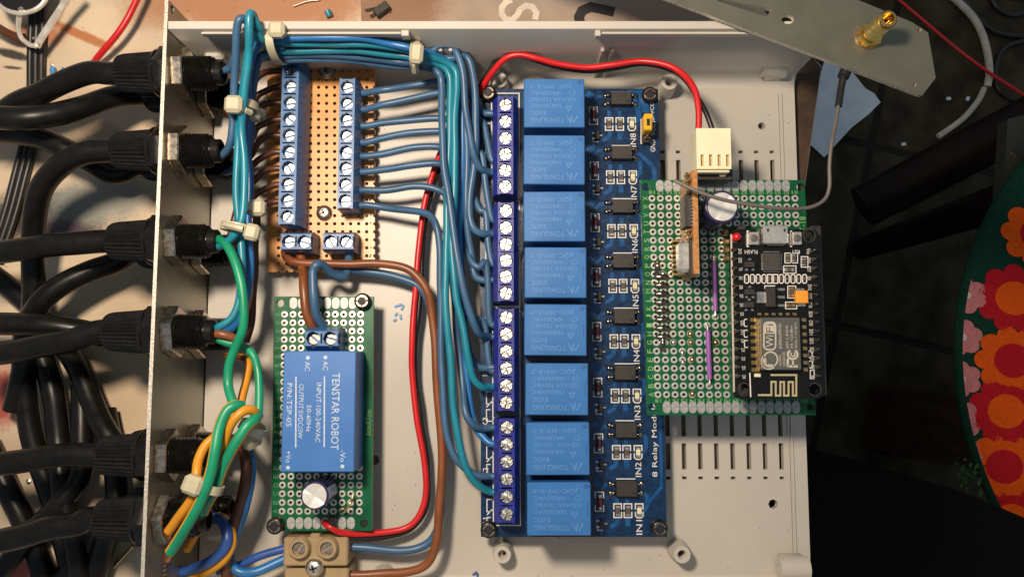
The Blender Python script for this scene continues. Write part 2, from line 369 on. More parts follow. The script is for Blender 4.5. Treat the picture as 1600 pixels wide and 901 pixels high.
for i in range(-4, 4):
    for j in range(-5, 4):
        x, y = (i+.5)*TS, (j+.5)*TS; q = Vector((o0.x+x*ca-y*sa, o0.y+x*sa+y*ca, ZF-5+random.uniform(-.8, .8)))
        if first is None:
            first = tb.build('floor_tile', 'tile', floor, org=(0, 0, 0)); first.location = (q-WORLD[floor.name])*U; WORLD[first.name] = q
        else: dup(first, q, floor)

eg = MB(); eg.prism([(p.x, p.y) for p in (P(1205, 60, ZT), P(1238, 60, ZT), P(1282, 106, ZT), P(1250, 330, ZT), P(1215, 560, ZT), P(1195, 560, ZT))], ZT+.004, ZT+.6)
M['rough'] = mat('rough_dark_wood', (.055, .028, .013), .75, ns=.08, nv=.75, bump=.5, bs=.35); eg.build('table_edge', 'rough', kind='structure')
# printed card lying under the case
def zs(p, z): return [(q.x, q.y) for q in (P(a, b, z) for a, b in p)]
M['card'] = stain_mat('printed_card', (.36, .27, .20), [(t(620, 8), (26, 12), R(30), (.23, .105, .05), .85), (t(1060, 20), (22, 10), 0, (.30, .20, .15), .7), (t(880, -10), (30, 8), 0, (.32, .26, .22), .6)], .42, nv=.12, ns=.08)
cd = MB(); cd.prism(zs([(556, -260), (1120, -260), (1105, 70), (566, 70)], ZT), ZT+.05, ZT+.5); card = cd.build('printed_card', 'card', None, label='brown and grey printed card lying under the far wall of the case', cat='card')
pc = P(808, 17, ZT+.55); s1 = MB(); s1.ribbon([P(x, y, ZT+.55) for x, y in ((836, 31), (838, 20), (832, 11), (822, 9), (813, 15), (808, 24), (801, 31), (791, 31), (784, 23), (784, 12), (790, 4), (800, 0))], 2.0, ZT+.55); s1.build('lettering', 'pgrey', card)
pc = P(952, 20, ZT+.55); s1 = MB(); s1.ribbon([P(908, 32), P(906, 20), P(911, 10), P(925, 4), P(962, 12)], 3.4, ZT+.55); s1.build('lettering', 'pblack', card)

# ================================================================ PLASTIC CASE
XP = P(330, 300, 0).x                         # plane of the left end panel (inner face)
YN = P(700, 119, 0).y; YS = P(700, 918, 0).y; XR = P(1250, 400, 0).x
case = thing('plastic_case', ((XP+XR)/2, (YN+YS)/2, -2.5), 'open white plastic instrument case holding the circuit boards', 'case')
sx = [P(1044+25.36*k, 735, 0).x for k in range(8)]
rows = [(235.3, 239.7), (250, 286), (298, 336), (349, 386), (566, 603), (610, 641), (648, 681), (692, 733), (744, 748.4)]
ry = [(P(1100, b, 0).y, P(1100, a, 0).y) for a, b in rows]
hol = [(P(1190, 197, 0), 1.25), (P(1208, 787, 0), 1.5), (P(585, 718, 0), 1.6)]
xs = sorted([XP+.3, XR]+[x+s*.72 for x in sx for s in (-1, 1)]+[h.x+s*2.4 for h, _ in hol for s in (-1, 1)])
ys = sorted([YN+2, YS-2]+[v for q in ry for v in q]+[h.y+s*2.4 for h, _ in hol for s in (-1, 1)])
idn = lambda i, j: Vector((i, j)); polys = []; done = set()
for a in range(len(xs)-1):
    for b in range(len(ys)-1):
        cx, cy = (xs[a]+xs[a+1])/2, (ys[b]+ys[b+1])/2
        if any(abs(cx-x) < .7 for x in sx) and any(l < cy < u for l, u in ry): continue
        hh = [k for k, (h, r) in enumerate(hol) if abs(cx-h.x) < 2.4 and abs(cy-h.y) < 2.4]
        if hh:
            if hh[0] not in done:
                done.add(hh[0]); h, r = hol[hh[0]]; polys += holecell(idn, h.x-2.4, h.x+2.4, h.y-2.4, h.y+2.4, h.x, h.y, r)
            continue
        polys.append([(xs[a], ys[b]), (xs[a+1], ys[b]), (xs[a+1], ys[b+1]), (xs[a], ys[b+1])])
MB().plate(polys, 0, 2.5).build('base_plate', 'case', case)
def wallprof(y0, sgn, h=37, th=2.3, fr=4):
    p = [(y0+sgn*th, -2.5), (y0+sgn*th, h), (y0+sgn*.15, h), (y0, h-.4)]
    p += [(y0-sgn*(fr-fr*math.cos(R(a)))*1, fr-fr*math.sin(R(a))) for a in range(0, 91, 15)]
    return p+[(y0-sgn*fr, -2.4), (y0+sgn*th*.5, -2.5)]
MB().extr(wallprof(YN, 1), 'x', XP+.25, XR, sm=True).build('case_wall', 'case', case)
MB().extr(wallprof(YS, -1), 'x', XP+.25, XR, sm=True).build('case_wall', 'case', case)
lip = MB()
for xa, xb in ((318, 628), (939, 1240)):
    A, B = P(xa, 45, 35).x, P(xb, 45, 35).x
    lip.box(((A+B)/2, YN-.95, 36.0), (B-A, .6, 1.4), .12); lip.box(((A+B)/2, YN-.6, 34.8), (B-A, 1.2, 1.0), .1)
for xa, xb in ((628, 640), (929, 938)):
    A, B = P(xa, 45, 35).x, P(xb, 45, 35).x; lip.box(((A+B)/2, YN-.8, 34.9), (B-A, 1.7, 3), .2)
lip.build('wall_lip', 'case', case)
for px in (942, 957, 688, 704):
    a = P(px, 66, 24); MB().box((a.x, YN-.5, 12), (1.1, 1.3, 24), .2).build('wall_rib', 'case', case)
gr = MB()
for px, wd in ((1224, .5), (1229.5, .7)):
    a = P(px, 450, 0); gr.box((a.x, (YN+YS)/2, .25), (wd, YS-YN+10 if YS > YN else YN-YS-12, .5), .12)
gr.build('panel_rail', 'case', case)
random.seed(11); ds = MB()
for k in range(90):
    q = P(random.uniform(590, 1235), random.choice([random.uniform(120, 240), random.uniform(640, 900)]) if k % 3 else random.uniform(450, 900), 0)
    if q.x > XR-2 or q.y > YN-5: continue
    ds.box((q.x, q.y, .06), (random.uniform(.15, .5), random.uniform(.12, .22), .1), 0, rot=random.uniform(0, 3))
ds.build('dust_speck', 'dbrown', case, kind='stuff')
def post(px, py, h, r0=3.3, r1=2.5, hr=1.15):
    a = P(px, py, h); m = MB(); m.lathe([(r0, 0), (r1+.15, h-.6), (r1, h), (hr+.35, h), (hr, h-.4), (hr, .5)], (a.x, a.y, 0), n=28); return m
for px, py, h in ((780, 125, 7), (1046, 128, 8), (785, 866, 7), (1066, 866, 7.5), (595, 905, 7)): post(px, py, h).build('standoff_post', 'case', case)
a = P(783, 850, 4); MB().box((a.x, a.y, 2), (1.2, 9, 4), .2).build('web_rib', 'case', case)
a = P(330, 102, 3); 
for px, py, ln, r in ((1208, 107, 7.6, 3.0), (1238, 886, 8.8, 3.4), (352, 93, 7, 3)):
    a = P(px, py, 4); m = MB(); m.lathe([(.0, 4), (1.1, 4.01), (1.1, 0), (r, 0), (r+.25, ln)], (a.x-ln/2, a.y, r+1.2), 'x', 26)
    m.box((a.x+.4, a.y, (r+1.2)/2), (ln-1.5, r*2, r+1.2), .3); m.build('corner_boss', 'case', case)
a = P(1180, 810, 0.02); m = MB(); m.ribbon([(a.x+4.6*math.cos(R(q)), a.y+4.6*math.sin(R(q))) for q in range(0, 360, 15)], .14, .03, closed=True)
m.ribbon([(a.x+1.2, a.y+3.2), (a.x-1.2, a.y-3.2)], .18, .03); m.build('mould_mark', 'case', case)

# ================================================================ LEFT END PANEL with cable glands
H = 37; yN = P(330, 79, 0).y; yS = YS-9
def pg(i, j): return Vector((i, j))
hy = P(265, 15, 34.5).y
pl = [[(yS, -3), (hy-2.5, -3), (hy-2.5, H), (yS, H)], [(hy-2.5, -3), (yN, -3), (yN, 31), (hy-2.5, 31)]]
pl += holecell(pg, hy-2.5, yN, 31, H, hy, 34.3, 1.3)
m = MB().plate(pl, 0, 1.0)
# the plate is built lying down: (y, z, thickness) -> (x, y, z)
m.v = [Vector((XP-1.0-v.z, v.x, v.y)) for v in m.v]
mi = [1 if abs(sum(m.v[i].z for i in f)/len(f)-H) < .01 else 0 for f in m.f]; m.m = mi
panel = m.build('end_panel', ['alu', 'edge'], None, label='upright aluminium end panel on the left pierced by two rows of cable glands', cat='panel')
def make_gland(loc):
    g = thing('cable_gland', loc, 'x', 'cable gland', 'black cable glands through the left end panel')
    x0, y0, z0 = loc; o = (x0, y0, z0)
    m = MB(); m.lathe([(7.4, -5.2), (7.7, -4.7), (7.7, -2.2), (7.2, -1.6)], o, 'x', 6, sm=False, ph=R(20)); m.lathe([(6.6, -6.2), (6.9, -5.6), (6.9, -5.2)], o, 'x', 32)
    m.build('hex_flange', 'blackp', g)
    m = MB(); m.lathe([(3.6, -17.3), (4.3, -17.6), (4.9, -17.2), (5.3, -16.5), (5.55, -15.4), (6.25, -6.4), (5.6, -6.0)], o, 'x', 60, ridge=-.5); m.build('dome_cap', 'blackp', g)
    m = MB(); m.lathe([(7.1, .12), (7.45, .5), (7.45, 3.0), (7.1, 3.35), (5.0, 3.35)], o, 'x', 6, sm=False, ph=R(12)); m.build('lock_nut', 'nut', g)
    prof = [(4.9, 3.0)]
    for k in range(7): prof += [(5.0, 3.4+k*1.0), (4.15, 3.9+k*1.0)]
    prof += [(4.6, 10.4), (4.2, 10.7)]
    m = MB(); m.lathe(prof, o, 'x', 36); m.build('threaded_body', 'blackp', g)
    m = MB(); m.lathe([(3.4, 10.4), (3.4, 13.0), (3.0, 13.3), (2.4, 13.3), (2.3, 12)], o, 'x', 24); m.build('inner_sleeve', 'blackp', g)
    return g
gy = [115, 236, 377, 518, 711, 810]; GY = [P(300, y, 28).y for y in gy]
ordn = ['first', 'second', 'third', 'fourth', 'fifth', 'sixth']
g0 = None
for lv, z in (('upper', 28.0), ('lower', 9.5)):
    for k, y in enumerate(GY):
        yy = y + (1.2 if lv == 'lower' and k == 1 else 0)
        lab = f'black ridged cable gland, {ordn[k]} from the far wall in the {lv} row of the panel'
        if g0 is None: g0 = make_gland((XP, yy, z)); g0['label'] = lab
        else: dup(g0, (XP, yy, z), label=lab).rotation_euler = (random.uniform(-.22, .22), 0, 0)

# ================================================================ BLACK CABLES on the table side
XC = XP-17                                     # where a cable leaves its gland cap
def cab(name, label, pts, r=3.35, start=None, m='cable', group='black power cables left of the panel', cat='cable'):
    p = [P(*q) for q in pts]
    if start: p = [Vector((XC+3, GY[start[0]], start[1])), Vector((XC-3, GY[start[0]], start[1]))]+p
    b = MB(); b.tube(p, r, 20, 8); return b.build(name, m, None, label=label, cat=cat, group=group)
cab('power_cable', 'black cable curving from the uppermost gland of the upper row', [(140, 114, 27), (100, 128, 25), (60, 148, 23), (20, 166, 20), (-40, 215, 12)], start=(0, 28))
cab('power_cable', 'thick black cable crossing over its neighbour from the lower row, nearest the far wall', [(178, 152, 14), (130, 168, 20), (80, 180, 25), (30, 185, 28), (-40, 182, 28)], 3.5, start=(0, 9.5))
cab('power_cable', 'black cable bending steeply down from the second gland of the upper row', [(130, 240, 28), (96, 258, 26), (66, 292, 22), (54, 340, 17), (52, 400, 12), (52, 480, 8), (40, 560, 6), (22, 640, 3)], start=(1, 28))
cab('power_cable', 'black cable rising to the left from the second gland of the lower row', [(180, 272, 10), (140, 252, 12), (100, 232, 14), (60, 215, 14), (0, 208, 12), (-50, 215, 10)], start=(1, 9.5))
cab('power_cable', 'straight black cable running left from the third gland of the upper row', [(120, 380, 28), (80, 383, 28), (30, 390, 27), (-40, 399, 25)], start=(2, 28))
cab('power_cable', 'black cable looping down from the third gland of the lower row', [(180, 410, 10), (140, 424, 12), (95, 446, 14), (62, 475, 14), (40, 520, 9), (38, 600, 4), (52, 690, 2), (82, 780, 1), (110, 880, 0), (125, 960, 0)], start=(2, 9.5))
cab('power_cable', 'straight black cable running left from the fourth gland of the upper row', [(110, 532, 28), (70, 539, 27), (25, 548, 26), (-40, 558, 24)], start=(3, 28))
cab('power_cable', 'dull braided cable coming from the fourth gland of the lower row', [(170, 525, 12), (120, 515, 16), (70, 508, 18), (20, 506, 18), (-40, 505, 18)], 3.4, start=(3, 9.5))
cab('power_cable', 'straight black cable with a bright highlight from the fifth gland of the upper row', [(110, 709, 28), (70, 714, 28), (20, 722, 28), (-40, 728, 28)], start=(4, 28))
cab('power_cable', 'black cable going up and away from the fifth gland of the lower row', [(186, 700, 9), (165, 672, 8), (145, 630, 5), (125, 580, 3), (100, 540, 1), (60, 490, 0), (10, 445, 0), (-40, 410, 0)], start=(4, 9.5))
cab('power_cable', 'straight black cable running left from the sixth gland of the upper row', [(120, 818, 28), (80, 824, 28), (30, 838, 27), (-40, 852, 26)], start=(5, 28))
cab('power_cable', 'black cable turning down from the sixth gland of the lower row', [(195, 806, 9), (175, 825, 7), (160, 860, 4), (140, 930, 1)], start=(5, 9.5))
cab('power_cable', 'black cable lying on the table, running down past the left ends of the glands', [(62, 545, 2), (82, 610, 3), (92, 690, 3), (98, 770, 6), (118, 850, 5), (135, 950, 3)], 3.3)
cab('power_cable', 'black cable with a shiny bend slanting to the lower left corner', [(128, 600, 2), (128, 680, 4), (126, 740, 5), (90, 790, 7), (50, 830, 6), (10, 880, 4), (-30, 930, 2)], 3.2)
cab('power_cable', 'black cable hanging behind the fifth and sixth glands', [(165, 640, 1), (178, 720, 3), (180, 790, 4), (150, 840, 3), (100, 900, 0), (60, 960, 0)], 3.2)
cab('power_cable', 'black cable at the lower left edge, slanting under the others', [(-20, 690, 0), (10, 760, 2), (35, 810, 2), (60, 870, 0), (80, 940, 0)], 3.4)
# flat black lead made of three cores
rl = MB()
for k in (-1, 0, 1):
    rl.tube([P(x+k*9, y, z) for x, y, z in ((62, -30, 0), (58, 30, 0), (56, 90, -1.5), (55, 150, -2), (46, 215, -2), (30, 280, -2), (14, 340, -2.2), (-10, 410, -2.2))], 1.05, 10, 6)
rl.build('ribbon_lead', 'blackw', None, label='flat three-core black lead lying on the table at far left', cat='lead')
wire('red_wire', 'red wire on the table at top left, disappearing under a black cable', [(222, -20, 5), (213, 2, 5), (200, 28, 5), (178, 58, 4), (158, 85, 2), (140, 108, -2)], 1.05, 'red')
# eyeglasses
gl = thing('eyeglasses', P(40, 10, 0), 'silver-framed eyeglasses with dark lens in the top left corner', 'eyeglasses')
e = MB(); L0 = [P(32+40*math.cos(R(q)), -12+31*math.sin(R(q)), 10) for q in range(0, 360, 12)]; n = len(L0)
e.v = list(L0)+[p-Vector((0, 0, 1.2)) for p in L0]; e.f = [tuple(range(n)), tuple(range(n, 2*n))[::-1]]+[(i, (i+1) % n, n+(i+1) % n, n+i) for i in range(n)]; e.m = [0]*len(e.f); e.s = [False]*len(e.f)
e.build('lens', 'lens', gl)
e = MB(); e.tube([P(32+42*math.cos(R(q)), -12+33*math.sin(R(q)), 10.5) for q in range(-60, 301, 20)], .75, 8, 3); e.build('rim', 'frame', gl)
e = MB(); e.tube([P(*q) for q in ((34, 14, 10.5), (30, 28, 8), (29, 46, 6), (34, 60, 5), (46, 70, 5), (56, 72, 5.5))], .8, 8, 5); e.build('nose_wire', 'frame', gl)
e = MB()
pp = [P(*q) for q in ((116, -20, 11), (100, 4, 9), (80, 34, 7.5), (64, 58, 6.5), (56, 72, 5.5))]
for a, b in zip(pp[:-1], pp[1:]):
    d = (b-a).normalized(); nn = Vector((-d.y, d.x, 0)).normalized()*1.0; up = Vector((.0, 0, .9))
    e.add([a-nn, a+nn, b+nn, b-nn, a-nn-up, a+nn-up, b+nn-up, b-nn-up], [(0, 1, 2, 3), (4, 5, 6, 7), (0, 1, 5, 4), (2, 3, 7, 6), (1, 2, 6, 5), (0, 3, 7, 4)])
e.build('temple_arm', 'frame', gl)
for k, (x, y) in enumerate(((32, 15), (36.5, 15.5), (54, 61))):
    a = P(x, y, 11); MB().lathe([(.5, 0), (.5, .5), (.3, .75)], a, n=10).build('frame_screw', 'screw', gl)
e = MB(); e.tube([P(*q) for q in ((-10, 40, 4), (10, 52, 3), (25, 58, 2), (40, 60, 1))], 1.5, 8, 5); e.build('ear_tip', 'dbrown', gl)

# ================================================================ LOOSE METAL PANEL
zp = 39.5
def fillpoly(outer, holes, z, th):
    bm = bmesh.new(); es = []
    for lp_ in [outer]+holes:
        vs = [bm.verts.new((p[0], p[1], z)) for p in lp_]; es += [bm.edges.new((vs[i], vs[(i+1) % len(vs)])) for i in range(len(vs))]
    bmesh.ops.triangle_fill(bm, use_beauty=True, use_dissolve=False, edges=es)
    g = bmesh.ops.extrude_face_region(bm, geom=bm.faces[:]); bmesh.ops.translate(bm, verts=[e for e in g['geom'] if isinstance(e, bmesh.types.BMVert)], vec=(0, 0, -th))
    bmesh.ops.recalc_face_normals(bm, faces=bm.faces); bm.verts.index_update()
    r = [v.co.copy() for v in bm.verts], [tuple(v.index for v in f.verts) for f in bm.faces]; nz = [abs(f.normal.z) for f in bm.faces]; bm.free(); return r, nz
circ = lambda px, py, rx, ry=None, n=14: [(px+rx*math.cos(2*math.pi*k/n), py+(ry or rx)*math.sin(2*math.pi*k/n)) for k in range(n)]
out = [(700, -131), (1436, 148), (1441, 149), (1462, 122), (1450, 51), (1425, 35), (1335, -2), (1000, -130), (740, -215)]
hs = [[(1128, -3), (1206, 15), (1199, 27), (1120, 2)], circ(1231, 31, 10, 7), circ(1437, 47, 3.5), circ(1429, 133, 3)]
(vs, fs), nz = fillpoly(zs(out, zp), [zs(h, zp) for h in hs], zp, 1.6)
m = MB(); m.add(vs, fs); m.m = [0 if q > .5 else 1 for q in nz]
lpn = m.build('loose_panel', ['alu2', 'edge'], None, label='loose grey metal end panel with a gold socket, resting across the top right wall', cat='panel')
sma = thing('antenna_socket', P(1357, 58, zp), 'gold threaded antenna socket standing on the loose grey panel', 'antenna socket')
b = P(1357, 58, zp); m = MB(); m.lathe([(3.6, .02), (3.6, .5), (2.6, .5)], b, n=28); m.build('washer', 'gold2', sma)
m = MB(); m.lathe([(3.4, .5), (3.6, .8), (3.6, 2.3), (3.3, 2.6), (2, 2.6)], b, n=6, sm=False, ph=R(10)); m.build('hex_nut', 'gold', sma)
pr = [(2.3, 2.4)]
for k in range(12): pr += [(2.42, 2.8+k*.62), (2.15, 3.1+k*.62)]
pr += [(2.35, 10.2), (2.35, 11.8), (2.1, 12.1), (1.5, 12.1), (1.4, 9)]
m = MB(); m.lathe(pr, b, n=26); m.build('threaded_barrel', 'gold', sma)
m = MB(); m.lathe([(.5, 9), (.5, 12.0), (.3, 12.3)], b, n=12); m.build('centre_pin', 'gold', sma)
a = P(1319, 114, 36); 
pt = MB(); pt.tube([P(*q) for q in ((1326, 100, 36), (1319, 116, 36.5), (1314, 140, 37), (1310, 166, 38))], 1.0, 10, 5); 
pt2 = MB(); pt2.tube([P(*q) for q in ((1310, 164, 38), (1306, 190, 39), (1299, 228, 40), (1296, 260, 40), (1296, 292, 40), (1288, 312, 40), (1266, 324, 41), (1230, 326.5, 43), (1180, 321, 44), (1130, 312, 44), (1090, 299, 44), (1054, 282, 42))], .52, 12, 8)
pig = pt2.build('antenna_lead', 'grey', None, label='thin grey coaxial lead curving from the loose panel over the green board', cat='lead'); pt.build('black_sleeve', 'blackw', pig)
m = MB(); m.tube([P(1328, 98, 36), P(1317, 121, 36.5)], 1.6, 10, 2); m.build('crimp', 'blackw', pig)

# ================================================================ FAR BELOW: paper, cables, chair, bag
def slab(name, px, z, th, m, label=None, cat=None, parent=None, group=None, kind=None):
    b = MB(); b.prism(zs(px, z), z-th, z); return b.build(name, m, parent, label=label, cat=cat, group=group, kind=kind)
slab('paper_sheet', [(1288, 95), (1258, 218), (1288, 246), (1330, 200), (1358, 178), (1376, 160), (1366, 146), (1352, 138), (1316, 92)], ZF+2, .6, 'paper', 'torn pale blue-grey paper sheet lying on the floor beyond the table edge', 'paper')
def fc(name, label, pts, r, m, cat='cable', group='cables lying on the dark floor'):
    b = MB(); b.tube([P(x, y, ZF+r+dz) for x, y, dz in pts], r, 10, 7); return b.build(name, m, None, label=label, cat=cat, group=group)
M['fgrey'] = mat('grey_floor_cable', (.50, .46, .38), .5, ns=.1, nv=.2)
fc('floor_cable', 'grey cable arching over the dark floor at top right', [(1478, -12, 0), (1500, 6, 0), (1525, 34, 0), (1540, 70, 2), (1546, 110, 3), (1543, 135, 2)], 4, 'fgrey')
fc('floor_cable', 'short grey cable end curving on the dark floor below the arch', [(1538, 138, 0), (1528, 158, 0), (1508, 182, 0), (1488, 198, 0), (1466, 213, 0)], 3.2, 'fgrey')
fc('floor_cable', 'thin dark red cable slanting across the floor at top right', [(1395, -8, 4), (1440, 30, 5), (1490, 72, 8), (1540, 110, 12), (1602, 150, 5)], 1.8, 'red')
fc('floor_cable', 'black cable looping along the top right edge of the floor', [(1545, -10, 0), (1558, 12, 0), (1580, 24, 0), (1610, 18, 0)], 3, 'blackw')
fc('floor_cable', 'black cable bending down beside the grey arch', [(1500, -10, 0), (1530, 30, 0), (1560, 52, 0), (1610, 58, 0)], 3, 'blackw')
fc('floor_cable', 'black cable running along the outside of the grey arch', [(1605, 62, 0), (1570, 75, 0), (1556, 105, 0), (1560, 140, 0), (1590, 160, 0)], 3, 'blackw')
for k, (x, y) in enumerate(((1481, 155), (1511, 155), (1498, 217), (1411, 226), (1425, 266))):
    q = P(x, y, ZF); MB().box((q.x, q.y, ZF+1.5), (5, 3.5, 2.5), .6, rot=k*1.1).build('floor_crumb', 'paper', None, label=['pale crumb near the upper end of the grey arch cable', 'pale crumb just right of the loose panel corner', 'larger pale crumb right of the short grey cable end', 'pale crumb between the paper and the short grey cable', 'lowest pale crumb, above the wooden rail'][k], cat='crumb', group='pale crumbs on the dark floor')
# chair
zc = -270.0
def chairpost(px, r, m, name, label=None, cat=None, parent=None):
    b = MB(); b.tube([P(*q) for q in px], r, 14, 6); return b.build(name, m, parent, label=label, cat=cat)
cc = P(2033, 575, zc); RC = (cc-P(1516, 575, zc)).length
chair = thing('chair', (cc.x, cc.y, ZF), 'chair with a red and orange flowered seat at the right edge', 'chair')
dome = lambda x, y: zc-14*((Vector((x-cc.x, y-cc.y)).length/RC)**4)
b = MB(); b.lathe([(RC-4, -26), (RC, -20), (RC, -16.5), (RC*.985, -13.2)]+[(RC*q, -14*q**4) for q in (.95, .9, .8, .65, .5, .3, .1)]+[(.01, 0)], (cc.x, cc.y, zc), n=96)
b.build('seat_cushion', 'fabric', chair, org=(cc.x, cc.y, zc))
def flower(px, py, rp, rc, mp, mc, n=9, ph=0, kind='flower_print'):
    c0 = P(px, py, zc-3); c0 = P(px, py, dome(c0.x, c0.y)); b = MB(); k_ = (P(px+1, py, zc)-P(px, py, zc)).length
    def disc(cx, cy, rr, lift, mi, ns=20):
        vs = []; fs = []
        for ring in range(4):
            for q in range(ns):
                a = 2*math.pi*q/ns; x, y = cx+rr*ring/3*math.cos(a), cy+rr*ring/3*math.sin(a)
                d = Vector((x-cc.x, y-cc.y)); 
                if d.length > RC*.988: d = d.normalized()*RC*.988; x, y = cc.x+d.x, cc.y+d.y
                z = dome(cc.x+(x-cc.x), y)
                vs.append((x, y, z+lift))
        for ring in range(3):
            for q in range(ns): fs.append((ring*ns+q, ring*ns+(q+1) % ns, (ring+1)*ns+(q+1) % ns, (ring+1)*ns+q))
        b.add(vs, fs, mi, True)
    pr_ = rp*k_*math.pi/n*.80
    for q in range(n):
        a = 2*math.pi*q/n+ph; disc(c0.x+(rp*k_-pr_)*math.cos(a), c0.y+(rp*k_-pr_)*math.sin(a), pr_, .5+.03*(q % 2), 0)
    disc(c0.x, c0.y, (rp*k_-pr_)*1.04, .56, 0, 28); disc(c0.x, c0.y, rc*k_, .7, 1, 28); b.build(kind, [mp, mc], chair)
for px, py, a, ph in ((1622, 366, 1, .2), (1583, 466, 0, .1), (1581, 563, 1, .3), (1571, 642, 0, 0), (1567, 728, 1, .2), (1578, 812, 0, .3), (1690, 520, 0, 0), (1680, 620, 1, 0), (1670, 700, 0, 0), (1700, 430, 1, 0)):
    flower(px, py, 55, 27, 'forange' if a else 'fred', 'fred' if a else 'forange', ph=ph)
for px, py, ph in ((1508, 462, .6), (1501, 527, .2), (1499, 592, .5), (1502, 655, .1), (1512, 716, .4)):
    flower(px, py, 29, 6, 'fpink', 'pgrey', 6, ph, 'small_flower_print')
b = MB(); b.box((cc.x, cc.y, zc-34), (RC*1.25, RC*1.25, 14), 4); b.build('seat_frame', 'wood', chair)
for dx, dy in ((-1, -1), (-1, 1), (1, -1), (1, 1)):
    b = MB(); b.tube([(cc.x+dx*RC*.6, cc.y+dy*RC*.6, zc-30), (cc.x+dx*RC*.6, cc.y+dy*RC*.6, ZF)], [16, 12], 12, 1, raw=False); b.build('leg', 'wood', chair)
q1, q2 = P(1345, 325, -430), P(1640, 170, -380)
b = MB(); b.tube([q1.lerp(q2, -.01), q1, q1.lerp(q2, .02), q1.lerp(q2, .05), q1.lerp(q2, .5), q2], [9, 14, 17, 18.5, 19, 19, 19], 18, 6); b.build('wooden_rail', 'wood', None, label='dark red-brown wooden rail slanting above the floor tiles', cat='rail')
q = [P(1575, 186, -310), P(1640, 170, -310), P(1640, 420, -310), P(1560, 400, -310)]
b = MB(); b.prism([(p.x, p.y) for p in q], -322, -310); gp = b.build('grey_plate', 'chairg', None, label='speckled grey-green metal plate at the right edge above the flowered seat', cat='plate')
b = MB(); b.ribbon([P(1578, 238, -310), P(1587, 246, -310), P(1574, 262, -310)], 1.2, -309.8); b.build('corner_mark', 'gold2', gp)
q = P(1425, 662, ZF); b = MB(); b.box((q.x, q.y, ZF+30), (105, 70, 60), 5, rot=R(-8)); b.build('brick', 'brick', None, label='dim red-brown brick on the floor left of the flowered seat', cat='brick')
q = P(1508, 742, -285); b = MB(); random.seed(3)
for k in range(34):
    a = Vector((q.x+random.gauss(0, 4), q.y+random.gauss(0, 7), q.z+random.uniform(-4, 5))); d = Vector((random.uniform(-1, 1), random.uniform(-1, 1), random.uniform(-.3, .6))).normalized()*random.uniform(4, 7); s_ = d.orthogonal().normalized()*1.2
    b.add([a, a+d*.5+s_, a+d, a+d*.5-s_], [(0, 1, 2, 3)])
b.build('green_tassel', 'leaf', None, label='small green yarn tassel hanging at the edge of the flowered seat', cat='tassel', norm=False)
zb = -235; bagp = [(1180, 742), (1300, 738), (1420, 742), (1500, 766), (1610, 812), (1760, 870), (1760, 1150), (1180, 1150)]
b = MB(); b.prism(zs(bagp, zb), zb-330, zb); b.build('black_bag', 'bag', None, label='black cloth bag filling the dark lower right corner', cat='bag')
# ================================================================ TERMINAL BLOCKS
def screw_mb(r, kind='slot', turn=0.6):
    """screw head: a turned disc whose slot or cross is a real gap between raised sectors"""
    m = MB(); m.lathe([(r, -1.4), (r, -.9), (r*.97, -.85)], (0, 0, 0), n=18)
    if kind == 'slot': secs = [(turn, turn+math.pi), (turn+math.pi, turn+2*math.pi)]; off = .30
    else: secs = [(turn+k*math.pi/2, turn+(k+1)*math.pi/2) for k in range(4)]; off = .20
    for a0, a1 in secs:
        mid = (a0+a1)/2; k = off if kind == 'slot' else off*1.35; c_ = Vector((math.cos(mid)*k, math.sin(mid)*k)); n = 9 if kind == 'slot' else 5
        rr = r*.93-k*.8
        pl = [(c_.x+rr*math.cos(a0+(a1-a0)*q/n), c_.y+rr*math.sin(a0+(a1-a0)*q/n)) for q in range(n+1)]
        if kind != 'slot': pl.append((c_.x, c_.y))
        m.prism(pl, -.9, 0)
    return m
SCREWS = {}
def add_screw(parent, p, r, kind, m):
    key = (kind, m, random.randrange(9))
    if key not in SCREWS:
        o = screw_mb(r, kind, .25+key[2]*.37).build('screw', m, parent, org=(0, 0, 0)); SCREWS[key] = o
        o.location = (Vector(p)-WORLD[parent.name])*U; WORLD[o.name] = Vector(p); return o
    return dup(SCREWS[key], p, parent)
